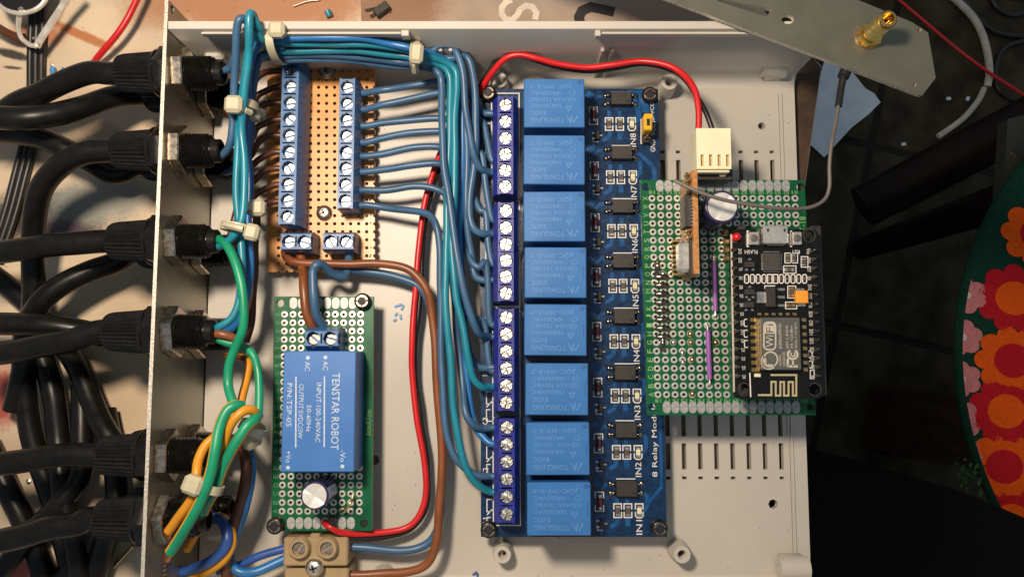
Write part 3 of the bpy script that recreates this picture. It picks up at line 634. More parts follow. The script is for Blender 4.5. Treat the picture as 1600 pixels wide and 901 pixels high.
def terminal(parent, pts, zt, zb, axis, d0, d1, slope, m, kind, sr=1.75, hr=2.05, sm='screw', two=None, dz=2.0):
    """screw terminal block: pts = screw centres (mm), top face from d0 to d1 across, slope = widths (low side, high side) of the sloping shoulders"""
    n = len(pts); pitch = (pts[-1]-pts[0]).length/max(1, n-1) if n > 1 else 5.0
    pts2 = [Vector((p.x, p.y)) for p in pts]
    if axis == 'y':   # row runs down the picture
        pr = lambda u, v: Vector((v, u)); U_ = [p.y for p in pts]
    else: pr = lambda u, v: Vector((u, v)); U_ = [p.x for p in pts]
    e = pitch/2; ua, ub = min(U_)-e, max(U_)+e; polys = []
    vm = (d0+d1)/2 if two is None else two
    for u in U_:
        lo, hi = u-e, u+e; g = .22
        polys += holecell(pr, lo+g, hi-g, d0+.35, d1-.35, u, vm, hr)
        polys += [[pr(lo+g, d0), pr(hi-g, d0), pr(hi-g, d0+.35), pr(lo+g, d0+.35)], [pr(lo+g, d1-.35), pr(hi-g, d1-.35), pr(hi-g, d1), pr(lo+g, d1)]]
        for x0, x1 in ((lo, lo+g), (hi-g, hi)):
            polys += [[pr(x0, d0), pr(x1, d0), pr(x1, d0+.7), pr(x0, d0+.7)], [pr(x0, d1-.7), pr(x1, d1-.7), pr(x1, d1), pr(x0, d1)]]
    b = MB(); b.plate(polys, zt, 2.6)
    # body under the pierced top, with sloping shoulders
    s0, s1 = slope; zk = zt-2.4
    prof = [(d0-s0, zb), (d0-s0, zk-(1.2 if s0 > .6 else 0)), (d0+.03, zt-.06 if s0 > .01 else zk), (d0+.03, zt-2.58), (d1-.03, zt-2.58), (d1-.03, zt-.06 if s1 > .01 else zk), (d1+s1, zk-(1.2 if s1 > .6 else 0)), (d1+s1, zb)]
    b.extr([(p, z) for p, z in prof], 'x' if axis == 'x' else 'y', ua+.04, ub-.04)
    # little openings on the shoulder, dark discs painted for their inner shade
    if kind == 'slot':
        for u in U_:
            vv = d1+s1*.25 if s1 > s0 else d0-s0*.25; c_ = pr(u, vv); b.lathe([(.36, 0), (.36, .06)], (c_.x, c_.y, zt-.85), n=10, mi=1)
    t_ = b.build('terminal_block', [m, 'hole'], parent)
    for k, p in enumerate(pts):
        c_ = pr(U_[k], vm); add_screw(t_, (c_.x, c_.y, zt-dz), sr, kind, sm)
    return t_
def black_screw(p, label, r=2.45, h=2.6):
    s_ = thing('cap_screw', p, label, 'screw', 'black screws holding the circuit boards')
    b = MB(); b.lathe([(r, 0), (r, h-.5), (r-.35, h-.05), (r*.72, h)], p, n=28); b.build('head', 'bscrew', s_)
    b = MB(); x, y, z = p; n = 24
    for a0, a1 in ((.3, 1.35), (1.5, 3.0), (3.3, 4.6), (4.8, 6.1)):
        pl = [(x+r*.74*math.cos(a0+(a1-a0)*q/6), y+r*.74*math.sin(a0+(a1-a0)*q/6)) for q in range(7)]+[(x+r*.54*math.cos(a1-(a1-a0)*q/6), y+r*.54*math.sin(a1-(a1-a0)*q/6)) for q in range(7)]
        b.prism(pl, z+h, z+h+.12)
    b.build('worn_rim', 'bscrew2', s_)
    b = MB(); b.lathe([(r*.5, h+.0), (r*.5, h+.05)], p, n=6); b.build('socket', 'hole', s_); return s_  # socket is a dark disc, its shade put into the colour
def pan_screw(p, label, r=2.5):
    s_ = thing('pan_screw', p, label, 'screw', 'pan head screws holding the stripboard')
    b = MB(); b.lathe([(r, 0), (r, .5), (r*.92, 1.0), (r*.7, 1.45), (r*.4, 1.6), (.01, 1.62)], p, n=26); b.build('head', 'steel', s_)
    b = MB(); x, y, z = p
    for a in (.5, .5+math.pi/2): b.box((x, y, z+1.5), (1.9, .42, .35), 0, rot=a)
    b.build('cross_recess', 'hole', s_); return s_  # dark bars on the head paint the shade of the cross

# ================================================================ STRIPBOARD
zs_ = 6.0
strip = thing('stripboard', P(505, 265, zs_-1.6), 'brown perforated stripboard carrying two rows of blue screw terminals', 'stripboard')
gS = lambda i, j: P(422.6+12.53*i, 111.6+12.52*j, zs_)
polys = []
for i in range(14):
    for j in range(26):
        if j < 0: continue
        hf = ('L' if i == 13 else None); vf = ('T' if j == 25 else None)
        if i == 0: continue
        polys += holecell(gS, i-.5, i+.5, j-.5, j+.5, i, j, .58, 'LT' if hf and vf else hf or vf)
for j in range(26): polys.append([gS(.5, j-.5), gS(-.4, j-.5), gS(-.4, min(25, j+.5)), gS(.5, min(25, j+.5))])
for i in range(1, 13): polys.append([gS(i-.5, -.5), gS(i+.5, -.5), gS(i+.5, -1.1), gS(i-.5, -1.1)])
MB().plate(polys, zs_, 1.6).build('perforated_board', 'strip', strip)
zt = 16.5
def col(px, ys, z): return [P(px, y, z) for y in ys]
d = lambda a, b, z, y=250: (P(a, y, z).x, P(b, y, z).x)
d0, d1 = d(437, 463.5, zt)
yb1 = [108.5+25.5*k for k in range(10)]
for a, b_ in ((0, 2), (2, 5), (5, 7), (7, 10)): terminal(strip, [Vector((P(450, 0, zt).x, P(450, yb1[k], zt).y, 0)) for k in range(a, b_)], zt, zs_, 'y', d0, d1, (.1, 1.3), 'sterm', 'slot')
d0, d1 = d(528, 552.5, zt)
yb2 = [135.2+25.4*k for k in range(8)]
for a, b_ in ((0, 3), (3, 5), (5, 8)): terminal(strip, [Vector((P(540.5, 0, zt).x, P(540.5, yb2[k], zt).y, 0)) for k in range(a, b_)], zt, zs_, 'y', d0, d1, (.35, 1.0), 'sterm', 'slot')
def dy(a, b, z): return (P(500, b, z).y, P(500, a, z).y)
e0, e1 = dy(365.5, 389, zt)
for xa, xb in ((450.5, 474.5), (515.5, 540)): terminal(strip, [P(xa, 378, zt), P(xb, 378, zt)], zt, zs_, 'x', e0, e1, (.5, 1.1), 'sterm', 'slot')
sj = MB()
for k in range(70):
    i, j = random.choice([(random.randrange(4, 13), 25), (13, random.randrange(1, 25)), (random.randrange(9, 13), random.randrange(3, 19))]); q = gS(i-.5 if i == 13 else i, j-.4 if j == 25 else j); sj.lathe([(.32, 0), (.25, .3), (.01, .42)], (q.x+random.uniform(-.3, .3), q.y+random.uniform(-.3, .3), zs_-.02), n=7)
sj.build('solder_splash', 'tin', strip, kind='stuff')
pan_screw(P(511, 113, zs_), 'silver pan head screw at the top of the brown stripboard'); pan_screw(P(507, 333, zs_), 'silver pan head screw in the lower middle of the brown stripboard')

# ================================================================ POWER BOARD
zq = 12.0
psu = thing('power_board', P(502, 648, zq-1.6), 'narrow green prototyping board carrying the blue power converter', 'circuit board')
gQ = bilin([P(444.5, 491, zq), P(563.5, 491, zq), P(440.7, 798, zq), P(561.2, 798, zq)], 10, 24)
def holed(g, ni, nj, ml, mr, mt, mb, r, corner, cr):
    """board drilled on a grid; ml, mr, mt, mb: margins in pitches; corner: mounting hole inset in pitches"""
    pl = []
    for i in range(ni):
        for j in range(nj): pl += holecell(g, i-.5, i+.5, j-.5, j+.5, i, j, r)
    a, b, c_, e = -.5-ml, ni-.5+mr, -.5-mt, nj-.5+mb
    pl += [[g(a, -.5), g(-.5, -.5), g(-.5, nj-.5), g(a, nj-.5)], [g(ni-.5, -.5), g(b, -.5), g(b, nj-.5), g(ni-.5, nj-.5)]]
    for j0, j1 in ((c_, -.5), (nj-.5, e)):
        cj = (j0+j1)/2; ia, ib = a+2*(corner-a), b-2*(b-(ni-1-corner))
        pl += holecell(g, a, ia, j0, j1, corner, cj, cr)+holecell(g, ib, b, j0, j1, ni-1-corner, cj, cr)
        pl.append([g(ia, j0), g(ib, j0), g(ib, j1), g(ia, j1)])
    return pl
MB().plate(holed(gQ, 10, 24, .75, 1.0, 1.65, 1.75, .45, -.55, 1.25), zq, 1.6).build('circuit_board', 'gpcb', psu)
ring = MB()
n = 12; vs = []
for r_, h_ in ((.46, .0), (.46, .09), (1.0, .07), (1.04, 0)):
    for k in range(n): vs.append((r_*math.cos(2*math.pi*k/n), r_*math.sin(2*math.pi*k/n), h_))
ring.add(vs, [(a*n+k, a*n+(k+1) % n, (a+1)*n+(k+1) % n, (a+1)*n+k) for a in range(3) for k in range(n)], 0, True)
PAD = None
def pad(parent, p):
    global PAD
    if PAD is None: PAD = ring.build('solder_pad', 'padm', parent, org=(0, 0, 0)); PAD.location = (Vector(p)-WORLD[parent.name])*U; WORLD[PAD.name] = Vector(p)
    else: dup(PAD, p, parent)
for i in range(10):
    for j in range(24):
        if 4.6 < j < 18.5 and 0 < i < 9: continue
        if 1.5 < j < 5 and 2 < i < 7: continue
        p = gQ(i, j); pad(psu, (p.x, p.y, zq))
EDGE = None
def edgepad(parent, p, a=1.15, l=3.5):
    global EDGE
    if EDGE is None:
        m = MB(); pl = [(a*math.cos(R(q)), (l/2-a)+a*math.sin(R(q))) for q in range(0, 181, 30)]+[(a*math.cos(R(q)), -(l/2-a)+a*math.sin(R(q))) for q in range(180, 361, 30)]
        m.prism(pl, 0, .08); m.box((0, 0, .1), (.5, .9, .12), 0); EDGE = m.build('edge_pad', 'tinm', parent, org=(0, 0, 0)); EDGE.location = (Vector(p)-WORLD[parent.name])*U; WORLD[EDGE.name] = Vector(p)
    else: dup(EDGE, p, parent)
for i in range(8):
    p = gQ(i+1.05, -1.35); edgepad(psu, (p.x, p.y, zq)); p = gQ(i+1.05, 24.35); edgepad(psu, (p.x, p.y, zq))
sk = MB()
for j, ch in enumerate('XWVUTSRQPONMLKJIHGFEDCBA'):
    p = gQ(-.78, j); sk.text(ch, (p.x, p.y, zq+.04), 1.15, 1.45, R(90))
sk.build('column_letters', 'gsilk2', psu)
p = P(575.5, 660, zq); MB().text('3cmX7cm', (p.x, p.y, zq+.04), 7.6, 1.6, R(90)).build('size_print', 'gsilk', psu, norm=False)
# converter block
zc_ = 25.5
a, b_ = P(441.5, 548, zc_), P(555.5, 548, zc_); c_, e = P(440.5, 737, zc_), P(554, 737, zc_)
x0, x1, y0, y1 = (a.x+c_.x)/2, (b_.x+e.x)/2, c_.y, a.y
m = MB(); m.box(((x0+x1)/2, (y0+y1)/2, (zq+.2+zc_)/2), (x1-x0, y1-y0, zc_-zq-.2), .25); conv = m.build('power_converter', 'psu', psu)
tx = MB(); zl = zc_+.03
def ptx(s_, px, py, ln, ht, ang=-90):
    p = P(px, py, zl); k = (P(px+1, py, zl)-P(px, py, zl)).length; tx.text(s_, (p.x, p.y, p.z), ln*k, ht*k, R(ang))
ptx('TENSTAR ROBOT', 524, 642, 119, 12); ptx('INPUT:100-240VAC', 497.5, 644, 92, 7.5); ptx('50-60Hz', 482.5, 653, 41, 7); ptx('OUTPUT:5VDC/3W', 470, 642, 84, 7.5); ptx('P/N:TSP-05', 452, 632, 67, 8)
ptx('AC', 508.5, 571, 14, 8); ptx('AC', 480.5, 572, 14, 8); ptx('-Vo', 535.5, 712, 18, 8); ptx('+Vo', 450.5, 713, 18, 8)
for x, ya, yb in ((507, 587, 698), (462.5, 588, 699)): tx.ribbon([P(x, ya, zl), P(x-.5, yb, zl)], .38, zl)
for x, y in ((508.5, 558), (481, 558.5), (535, 728), (450, 730)):
    p = P(x, y, zl); tx.add([(p.x+.55*math.cos(R(q)), p.y+.55*math.sin(R(q)), zl) for q in range(0, 360, 30)], [tuple(range(12))])
tx.build('lettering', 'whiteb', conv, norm=False)
zt2 = zq+10
e0, e1 = dy(517, 540, zt2); terminal(psu, [P(489, 527.5, zt2), P(515.5, 527.5, zt2)], zt2, zq, 'x', e0, e1, (1.4, 1.2), 'sterm', 'slot', sm='steel')
def capacitor(parent, p, r, h, stripe):
    m = MB(); m.lathe([(r*.93, .3), (r, .9), (r, 2.0), (r*.94, 2.4), (r, 2.8), (r, h-.7), (r*.97, h-.15), (r*.9, h+.02), (r*.86, h-.1), (r*.85, h-.5)], p, n=36, mi=0)
    n = 36
    o = m.build('capacitor', ['capsl'], parent); m2 = MB()
    vs = []; aa = [stripe+R(q) for q in range(-22, 23, 11)]
    for z_ in (2.9, h-.75): vs += [(p[0]+(r+.04)*math.cos(q), p[1]+(r+.04)*math.sin(q), p[2]+z_) for q in aa]
    vs += [(p[0]+(r*.955)*math.cos(q), p[1]+(r*.955)*math.sin(q), p[2]+h-.1) for q in aa]
    k = len(aa); m2.add(vs, [(i+s_*k, i+1+s_*k, i+1+(s_+1)*k, i+(s_+1)*k) for i in range(k-1) for s_ in (0, 1)]); m2.build('polarity_stripe', 'capst' if parent is psu else 'gold2', o)
    m3 = MB(); rr = r*.84
    for q in range(4):
        a0 = R(45+q*90+12); pts_ = [(p[0]+.12*math.cos(a0+R(45)), p[1]+.12*math.sin(a0+R(45)), p[2]+h-.12)]
        arc = [a0+R(3)+R(84)*t_/6 for t_ in range(7)]; pts_ += [(p[0]+rr*math.cos(t_), p[1]+rr*math.sin(t_), p[2]+h+(.20 if 0 < i < 6 else -.05)) for i, t_ in enumerate(arc)]
        m3.add(pts_, [(0, i, i+1) for i in range(1, 7)])
    m3.lathe([(rr, h-.5), (rr, h-.1), (.01, h-.1)], p, n=36)
    m3.build('vented_top', 'captop', o); return o
p = P(502, 770, zq); capacitor(psu, (P(491.5, 774, zq+13).x, P(491.5, 774, zq+13).y, zq), 4.05, 13, R(10))
b = MB(); b.tube([P(530, 800, zq), P(540, 795, zq+4), P(549, 783, zq+4.5), P(551, 775, zq)], .4, 8, 6); b.build('link_wire', 'gold2', psu)
black_screw(P(568, 471, zq), 'black screw in the upper right corner of the power board'); black_screw(P(432.5, 819, zq), 'black screw in the lower left corner of the power board')

# ================================================================ RELAY BOARD
zr = 9.0
rel = thing('relay_board', P(893, 490, zr-1.6), 'blue eight-relay circuit board with a column of light blue relays', 'circuit board')
def lx(x0, x1, y): return x0+(x1-x0)*(y-140)/698.0
def Q(x0, x1, y, z=zr): return P(lx(x0, x1, y), y, z)
m = MB(); cs = [(749.5, 139), (1028, 139), (1042, 838), (751.5, 838)]
m.prism([(p.x, p.y) for p in (P(*c_, zr) for c_ in cs)], zr-1.6, zr); m.build('circuit_board', 'bpcb', rel)
for c_, nm in (((763, 149), 'upper left'), ((1014, 151), 'upper right'), ((764, 825), 'lower left'), ((1029, 823), 'lower right')):
    black_screw(P(*c_, zr), f'black screw in the {nm} corner of the relay board')
zrt = 19.5
for ys in ([163, 189, 215, 240, 265.5, 290.5], [328.5, 355, 381, 406, 431.5, 457.5], [495, 521.5, 548.5, 575, 602, 628.5], [667.5, 694, 721, 748, 776, 803]):
    ym = sum(ys)/6; a, b_ = lx(777, 780, ym), lx(801.5, 804.5, ym)
    d0, d1 = P(a, ym, zrt).x, P(b_, ym, zrt).x
    terminal(rel, [Vector(((d0+d1)/2, P(800, y, zrt).y, 0)) for y in ys], zrt, zr, 'y', d0, d1, (1.5, 1.3), 'rterm', 'cross', sr=1.88, hr=2.1, dz=.7)
zrl = 24.5
rc_ = [(866, 161), (866, 249.5), (866.3, 338), (868, 425.5), (868, 515), (870, 607.5), (871.7, 700.5), (873.5, 794.5)]
def make_relay():
    c_ = P(*rc_[0], zrl); W_, H_ = 17.9, 14.7
    m = MB(); m.box((c_.x, c_.y, (zr+.1+zrl)/2), (W_, H_, zrl-zr-.1), .22); r_ = m.build('relay', 'relay', rel)
    k = W_/97.0; z = zrl+.03; tx = MB()
    def tt(s_, px, py, ln, ht): tx.text(s_, (c_.x+(px-300)/480*W_, c_.y-(py-685)/400*H_, z), ln/480*W_, ht/400*H_, math.pi)
    tt('JQC-3FF-S-Z', 272, 545, 340, 40); tt('10A250VAC', 235, 604, 245, 30); tt('15A 125VAC', 240, 656, 255, 30); tt('10A250VAC', 232, 708, 240, 30); tt('5VDC', 172, 766, 125, 36); tt('TONGLING', 248, 826, 265, 40)
    tt('us', 385, 655, 26, 18); tt('c', 462, 655, 18, 20); tt('UR', 425, 655, 44, 36)
    def ln(pts, wd, closed=False): tx.ribbon([(c_.x+(x-300)/480*W_, c_.y-(y-685)/400*H_) for x, y in pts], wd, z, closed=closed)
    ln([(393, 713), (437, 713), (415, 752)], .22, True); ln([(455, 585), (430, 590), (420, 604), (432, 618), (455, 620), (470, 604)], .16, True)
    ln([(398, 792), (430, 846), (440, 792)], .26); ln([(452, 846), (482, 792)], .34); ln([(408, 810), (448, 828)], .22)
    tx.build('lettering', 'rprint', r_, norm=False)
    gm = MB(); gx = lambda px, py: (c_.x+(px-300)/480*W_, c_.y-(py-685)/400*H_)
    q = gx(508, 522); gm.ribbon([(q[0]+.75*math.cos(R(t_)), q[1]+.75*math.sin(R(t_))) for t_ in range(-10, 200, 15)], .18, z); gm.ribbon([(q[0]+.3*math.cos(R(t_)), q[1]+.3*math.sin(R(t_))) for t_ in range(0, 360, 45)], .22, z, closed=True)
    gm.ribbon([gx(541, 644), gx(517, 644), gx(517, 735)], .16, z); gm.build('moulded_mark', 'rgroove', r_)
    return r_
r0 = make_relay(); base = Vector(WORLD[r0.name])
for i, c_ in enumerate(rc_[1:]):
    p = P(*c_, zrl); dup(r0, (p.x, p.y, base.z), rel).rotation_euler = (0, 0, R(random.uniform(-.5, .5)))
# optocouplers, resistors, leds, diodes, transistors: one of each, then copies
oy = [157, 241, 324, 409, 495, 582, 671, 762]; ly = [194, 277, 361, 446.5, 533, 618, 706, 797]; dyy = [181, 267, 348, 433, 518, 605, 692, 783]; ty = [212, 294, 378, 463, 549, 636, 725, 817]; iny = [219, 301, 384, 471, 557, 644, 733, 823]
def opto():
    c_ = Q(969, 979, oy[0]); m = MB(); z = zr
    m.add([(c_.x+x, c_.y+y, z+h) for x, y, h in ((-3.3, -2.3, .2), (3.3, -2.3, .2), (3.3, 2.3, .2), (-3.3, 2.3, .2), (-3.05, -2.0, 2.6), (3.05, -2.0, 2.6), (3.05, 2.0, 2.6), (-3.05, 2.0, 2.6))], [(3, 2, 1, 0), (4, 5, 6, 7), (0, 1, 5, 4), (1, 2, 6, 5), (2, 3, 7, 6), (3, 0, 4, 7)])
    m.lathe([(.42, 2.605), (.01, 2.61)], (c_.x+2.1, c_.y-1.2, z), n=12, mi=1)
    o = m.build('optocoupler', ['chip', 'hole'], rel)
    for sx_ in (-1, 1):
        for sy in (-1, 1):
            b = MB(); b.box((c_.x+sx_*3.9, c_.y+sy*1.27, z+.75), (1.3, .8, 1.3), .3); b.lathe([(.95, 0), (.8, .45), (.35, .75), (.01, .8)], (c_.x+sx_*4.7, c_.y+sy*1.4, z), n=12); b.build('lead', 'solder', o)
    s_ = MB(); s_.ribbon([(c_.x-2.9, c_.y+2.75), (c_.x+2.9, c_.y+2.75)], .3, z+.06); s_.build('outline_print', 'white', o); return o
def smd(name, body, cx, cy, end='tin', round_=False):
    m = MB(); z = zr; m.box((cx, cy, z+.35), (1.35, 1.7, .6), .08, mi=0)
    for s_ in (-1, 1): m.box((cx, cy+s_*1.2, z+.36), (1.45, .85, .68), .15, mi=1); 
    for s_ in (-1, 1):
        m.ribbon([(cx-1.15, cy+s_*.35), (cx-1.15, cy+s_*2.0), (cx+1.15, cy+s_*2.0), (cx+1.15, cy+s_*.35)] if not (round_ and s_ < 0) else [(cx-1.15, cy-.35), (cx-1.15, cy-1.5), (cx-.6, cy-2.1), (cx+.6, cy-2.1), (cx+1.15, cy-1.5), (cx+1.15, cy-.35)], .34, z+.05, mi=2)
    return m.build(name, [body, end, 'white'], rel)
def diode():
    c_ = Q(926.5, 937.5, dyy[0]); z = zr; m = MB(); m.lathe([(.5, -2.3), (.78, -2.1), (.78, -1.4), (.62, -1.3), (.62, 1.3), (.78, 1.4), (.78, 2.1), (.5, 2.3)], (c_.x, c_.y, z+.85), 'y', 18)
    m.m = [1 if abs(sum(m.v[i].y for i in f)/len(f)-c_.y) > 1.3 else 0 for f in m.f]; k = len(m.f)
    for s_ in (-1, 1): m.ribbon([(c_.x-1.25, c_.y+s_*1.0), (c_.x-1.25, c_.y+s_*2.8), (c_.x+1.25, c_.y+s_*2.8), (c_.x+1.25, c_.y+s_*1.0)], .3, z+.05, mi=2)
    return m.build('diode', ['diode', 'tin', 'white'], rel)
def sot():
    c_ = Q(932, 940.5, ty[0]); z = zr; m = MB(); m.box((c_.x, c_.y, z+.6), (1.4, 2.7, 1.0), .15); 
    for x, y in ((-1.2, .8), (-1.2, -.9), (1.2, 0)): m.box((c_.x+x, c_.y+y, z+.2), (1.0, .5, .3), .08, mi=1)
    m.ribbon([(c_.x-1.3, c_.y-.9), (c_.x-1.3, c_.y-2.0), (c_.x+.4, c_.y-2.0)], .28, z+.05, mi=2)
    return m.build('transistor', ['chip', 'tin', 'white'], rel)
protos = [(opto(), (969, 979), oy)]
for nm, body, x0, x1, rd in (('resistor', 'resb', 950.5, 966, 0), ('resistor', 'resb', 967.2, 982, 0), ('led', 'ledb', 986, 999.5, 1)):
    c_ = Q(x0, x1, ly[0]); protos.append((smd(nm, body, c_.x, c_.y, round_=rd), (x0, x1), ly))
protos += [(diode(), (926.5, 937.5), dyy), (sot(), (932, 940.5), ty)]
for o, (x0, x1), yy in protos:
    a = Q(x0, x1, yy[0]); off = WORLD[o.name]-a
    for y in yy[1:]: dup(o, Q(x0, x1, y)+off, rel)
sk = MB(); z = zr+.06
for i, y in enumerate(iny):
    p = Q(988, 999, y); sk.text(f'IN{8-i}', (p.x, p.y, z), 4.3, 1.8, R(90))
p = Q(1015, 1022, 660); z += .015; p = P(1023.5, 686, zr); sk.text('8 Relay Module', (p.x, p.y, z), 22.3, 2.0, R(90))
for s_, y, ln in (('GND', 228, 3.8), ('VCC', 203, 3.8), ('JD-VCC', 176, 6.4)): p = P(1020, y, zr); sk.text(s_, (p.x, p.y, z), ln, 1.5, R(90))
p1 = P(1002, 210, zr); sk.ribbon([P(1011, 226, zr), P(1001.5, 224, zr), P(1001.5, 186, zr)], .3, z)
for k in range(8):   # relay contact marks along the left edge
    y = 215+82.5*k+(k//2)*3
    q = lambda a, b: P(lx(a, a+3, y), y+b, zr)
    sk.ribbon([q(769, -22), q(758, -22), q(758, -3), q(764, -3)], .28, z); sk.ribbon([q(764, 6), q(758, 6), q(758, 24), q(769, 24)], .28, z); sk.ribbon([q(768, -8), q(758, 2)], .3, z)
for y0_, y1_ in ((146, 310), (314, 478), (480, 652), (653, 820)):
    a, b_ = lx(768, 771, y0_), lx(811, 813, y0_); sk.ribbon([P(a, y0_, zr), P(b_, y0_, zr), P(b_+.7, y1_, zr), P(a+.7, y1_, zr)], .3, z, closed=True)
for k in range(8):
    p = P(lx(757, 759, 240+78*k), 240+78*k, zr); sk.text(f'K{8-k}', (p.x, p.y-5.5, z), 2.6, 1.6, R(90))
sk.build('silkscreen', 'white', rel, norm=False, kind='stuff')
tr = MB(); z = zr+.008
_n = [0]
def rt(pts, wd): _n[0] += 1; tr.ribbon([P(lx(a, a+14, b), b, zr) for a, b in pts], wd, z+.0004*_n[0])
for i in range(8):
    y = oy[i]; l = ly[i]
    rt([(951, y+16), (951, l-12)], 1.1); rt([(967, y+16), (967, l-12)], 1.1); rt([(967, l+12), (967, l+24)], 1.5); rt([(940, l+26), (950, l+20), (952, l+12)], 1.2)
    rt([(990, y+6), (998, y+12), (998, y+28), (991, y+37)], 1.2); rt([(926, y+2), (934, y-6), (944, y-6)], 1.0); rt([(924, y+46), (930, y+42)], 1.4); rt([(918, y+60), (926, y+66), (926, y+74)], .9)
rt([(994, 238), (1016, 258), (1020, 268), (1020, 560)], 1.3); rt([(1021, 600), (1021, 760), (998, 788), (990, 800)], 1.0); rt([(980, 146), (1000, 146), (1008, 170), (1008, 176)], 2.2); rt([(985, 150), (996, 165), (996, 185)], 1.6)
for i in range(8): rt([(918, oy[i]-4), (924, oy[i]-12)], 2.2); rt([(921, ly[i]+8), (921, ly[i]+22)], 1.8)
tr.build('copper_trace', 'btrace', rel, norm=False, kind='stuff')
hd = MB(); p = P(1010, 206, zr+1.2); hd.box((p.x, p.y, zr+1.25), (2.5, 7.6, 2.5), .25); hd.build('pin_header', 'chip', rel)
b = MB(); q = P(1010, 214, zr+5); b.box((q.x, q.y, zr+4.4), (.62, .62, 4.4), .1); b.build('pin', 'gold', rel)
jp = thing('jumper', P(1013, 190, zr+2.6), 'yellow jumper cap on the pins at the upper right of the relay board', 'jumper')
b = MB(); q = P(1013, 190, zr+8.6); b.box((q.x, q.y, zr+5.6), (2.5, 5.3, 6.0), .4); b.box((q.x+.5, q.y+1.5, zr+8.7), (1.9, 1.5, .5), .2); b.build('cap', 'jumper', jp)
b = MB(); b.box((q.x, q.y-.2, zr+8.62), (1.0, 2.2, .1), 0); b.build('slot', 'hole', jp)  # slot shade painted as a dark bar on the cap
# ================================================================ GREEN PROTOTYPE BOARD over the relay board
ze = 22.0
pro = thing('prototype_board', P(1138, 463, ze-1.6), 'large green prototyping board mounted above the relay board at right', 'circuit board')
gE = bilin([P(1018.6, 310, ze), P(1242, 310, ze), P(1028, 616, ze), P(1256.5, 616, ze)], 18, 24)
MB().plate(holed(gE, 18, 24, .8, .75, 1.72, 1.85, .46, -.72, 1.2), ze, 1.6).build('circuit_board', 'gpcb', pro)
cnt = 0; extra = MB()
for j in range(24):
    for i in range(18):
        if i > 8.9 and j > 3.4: continue
        if i == 4 and j < 9: continue
        p = gE(i, j); pad(pro, (p.x, p.y, ze))
for i in range(16):
    p = gE(i+1-.02, -1.5); edgepad(pro, (p.x, p.y, ze)); p = gE(i+1-.02, 24.45); edgepad(pro, (p.x, p.y, ze))
sk = MB(); z = ze+.04
for j, ch in enumerate('XWVUTSRQPONMLKJIHGFEDCBA'):
    p = gE(-.78, j); sk.text(ch, (p.x, p.y, z), 1.2, 1.5, R(90))
for i in range(18):
    p = gE(i, -.72); sk.text(f'{18-i:02d}', (p.x, p.y, z), 1.7, 1.1, math.pi)
    p = gE(i, 23.72); sk.text(f'{18-i:02d}', (p.x, p.y, z), 1.7, 1.1, math.pi)
p = P(1254, 350, ze); sk.text('T-18', (p.x, p.y, z), 4.4, 1.9, R(90)); sk.build('grid_print', 'gsilk', pro, norm=False)
# soldered pin row down the left edge
for k in range(10):
    j = 8.0+k*1.0; a, b_ = gE(.25, j+.35), gE(1.35, j+.35); m = MB()
    if k in (0, 9): a, b_ = gE(.35+.35*(k > 0), j-.35), gE(.35+.35*(k > 0), j+.75)
    m.tube([a+Vector((0, 0, .9)), a.lerp(b_, .3)+Vector((0, 0, 1.0)), b_+Vector((0, 0, .6))], [.6, .82, .6], 10, 4)
    for q in (a, b_): m.lathe([(.95, 0), (.85, .5), (.5, .9), (.01, 1.1)], (q.x, q.y, ze), n=14)
    m.build('soldered_pin', 'solder', pro)
for i, j in ((1, 9), (4, 16), (4, 17), (4, 22.9), (6.9, 17), (2, 17), (3, 18.2), (3, 19.3), (4.1, 19)):
    p = gE(i, j); m = MB(); m.lathe([(.95, 0), (.8, .5), (.4, .9), (.01, 1.0)], (p.x, p.y, ze), n=12); m.build('solder_joint', 'gold2' if i > 3.5 else 'tin', pro)
for pts, nm in (([(1114.5, 398, 0), (1115, 405, .8)], 0), ):
    pass
for (xa, ya), (xb, yb) in (((1115.5, 407), (1118, 486)), ((1106, 515), (1109, 592))):
    a, b_ = P(xa, ya, ze+1), P(xb, yb, ze+1); d_ = (b_-a).normalized(); m = MB()
    m.tube([a-d_*1.9-Vector((0, 0, 1)), a-d_*.9, a, b_, b_+d_*.9, b_+d_*1.9-Vector((0, 0, 1))], .3, 8, 2, mi=1); m.tube([a, a.lerp(b_, .5), b_], .72, 12, 3); m.build('link_wire', ['purple', 'tin'], pro)
p = P(1128.5, 323, ze+13.5); capacitor(pro, (p.x, p.y, ze), 4.75, 13.5, R(8))
hd = MB(); a, b_ = gE(9.4, 4.2), gE(9.4, 22.6); c_ = (a+b_)/2; hd.box((c_.x, c_.y, ze+4.3), (2.5, (a-b_).length+2.0, 8.5), .2); hd.build('socket_strip', 'chip', pro)
a, b_ = gE(17.9, 4.2), gE(18.1, 22.6); c_ = (a+b_)/2; hd = MB(); hd.box((c_.x, c_.y, ze+4.3), (2.4, (a-b_).length+2.0, 8.5), .2); hd.build('socket_strip', 'chip', pro)
for j in range(4, 20):
    p = gE(8.55, j+.2)
    if j < 8: m = MB(); m.box((p.x, p.y, ze+.8), (2.2, 1.9, 1.6), .5); m.build('solder_joint', 'gold2', pro)
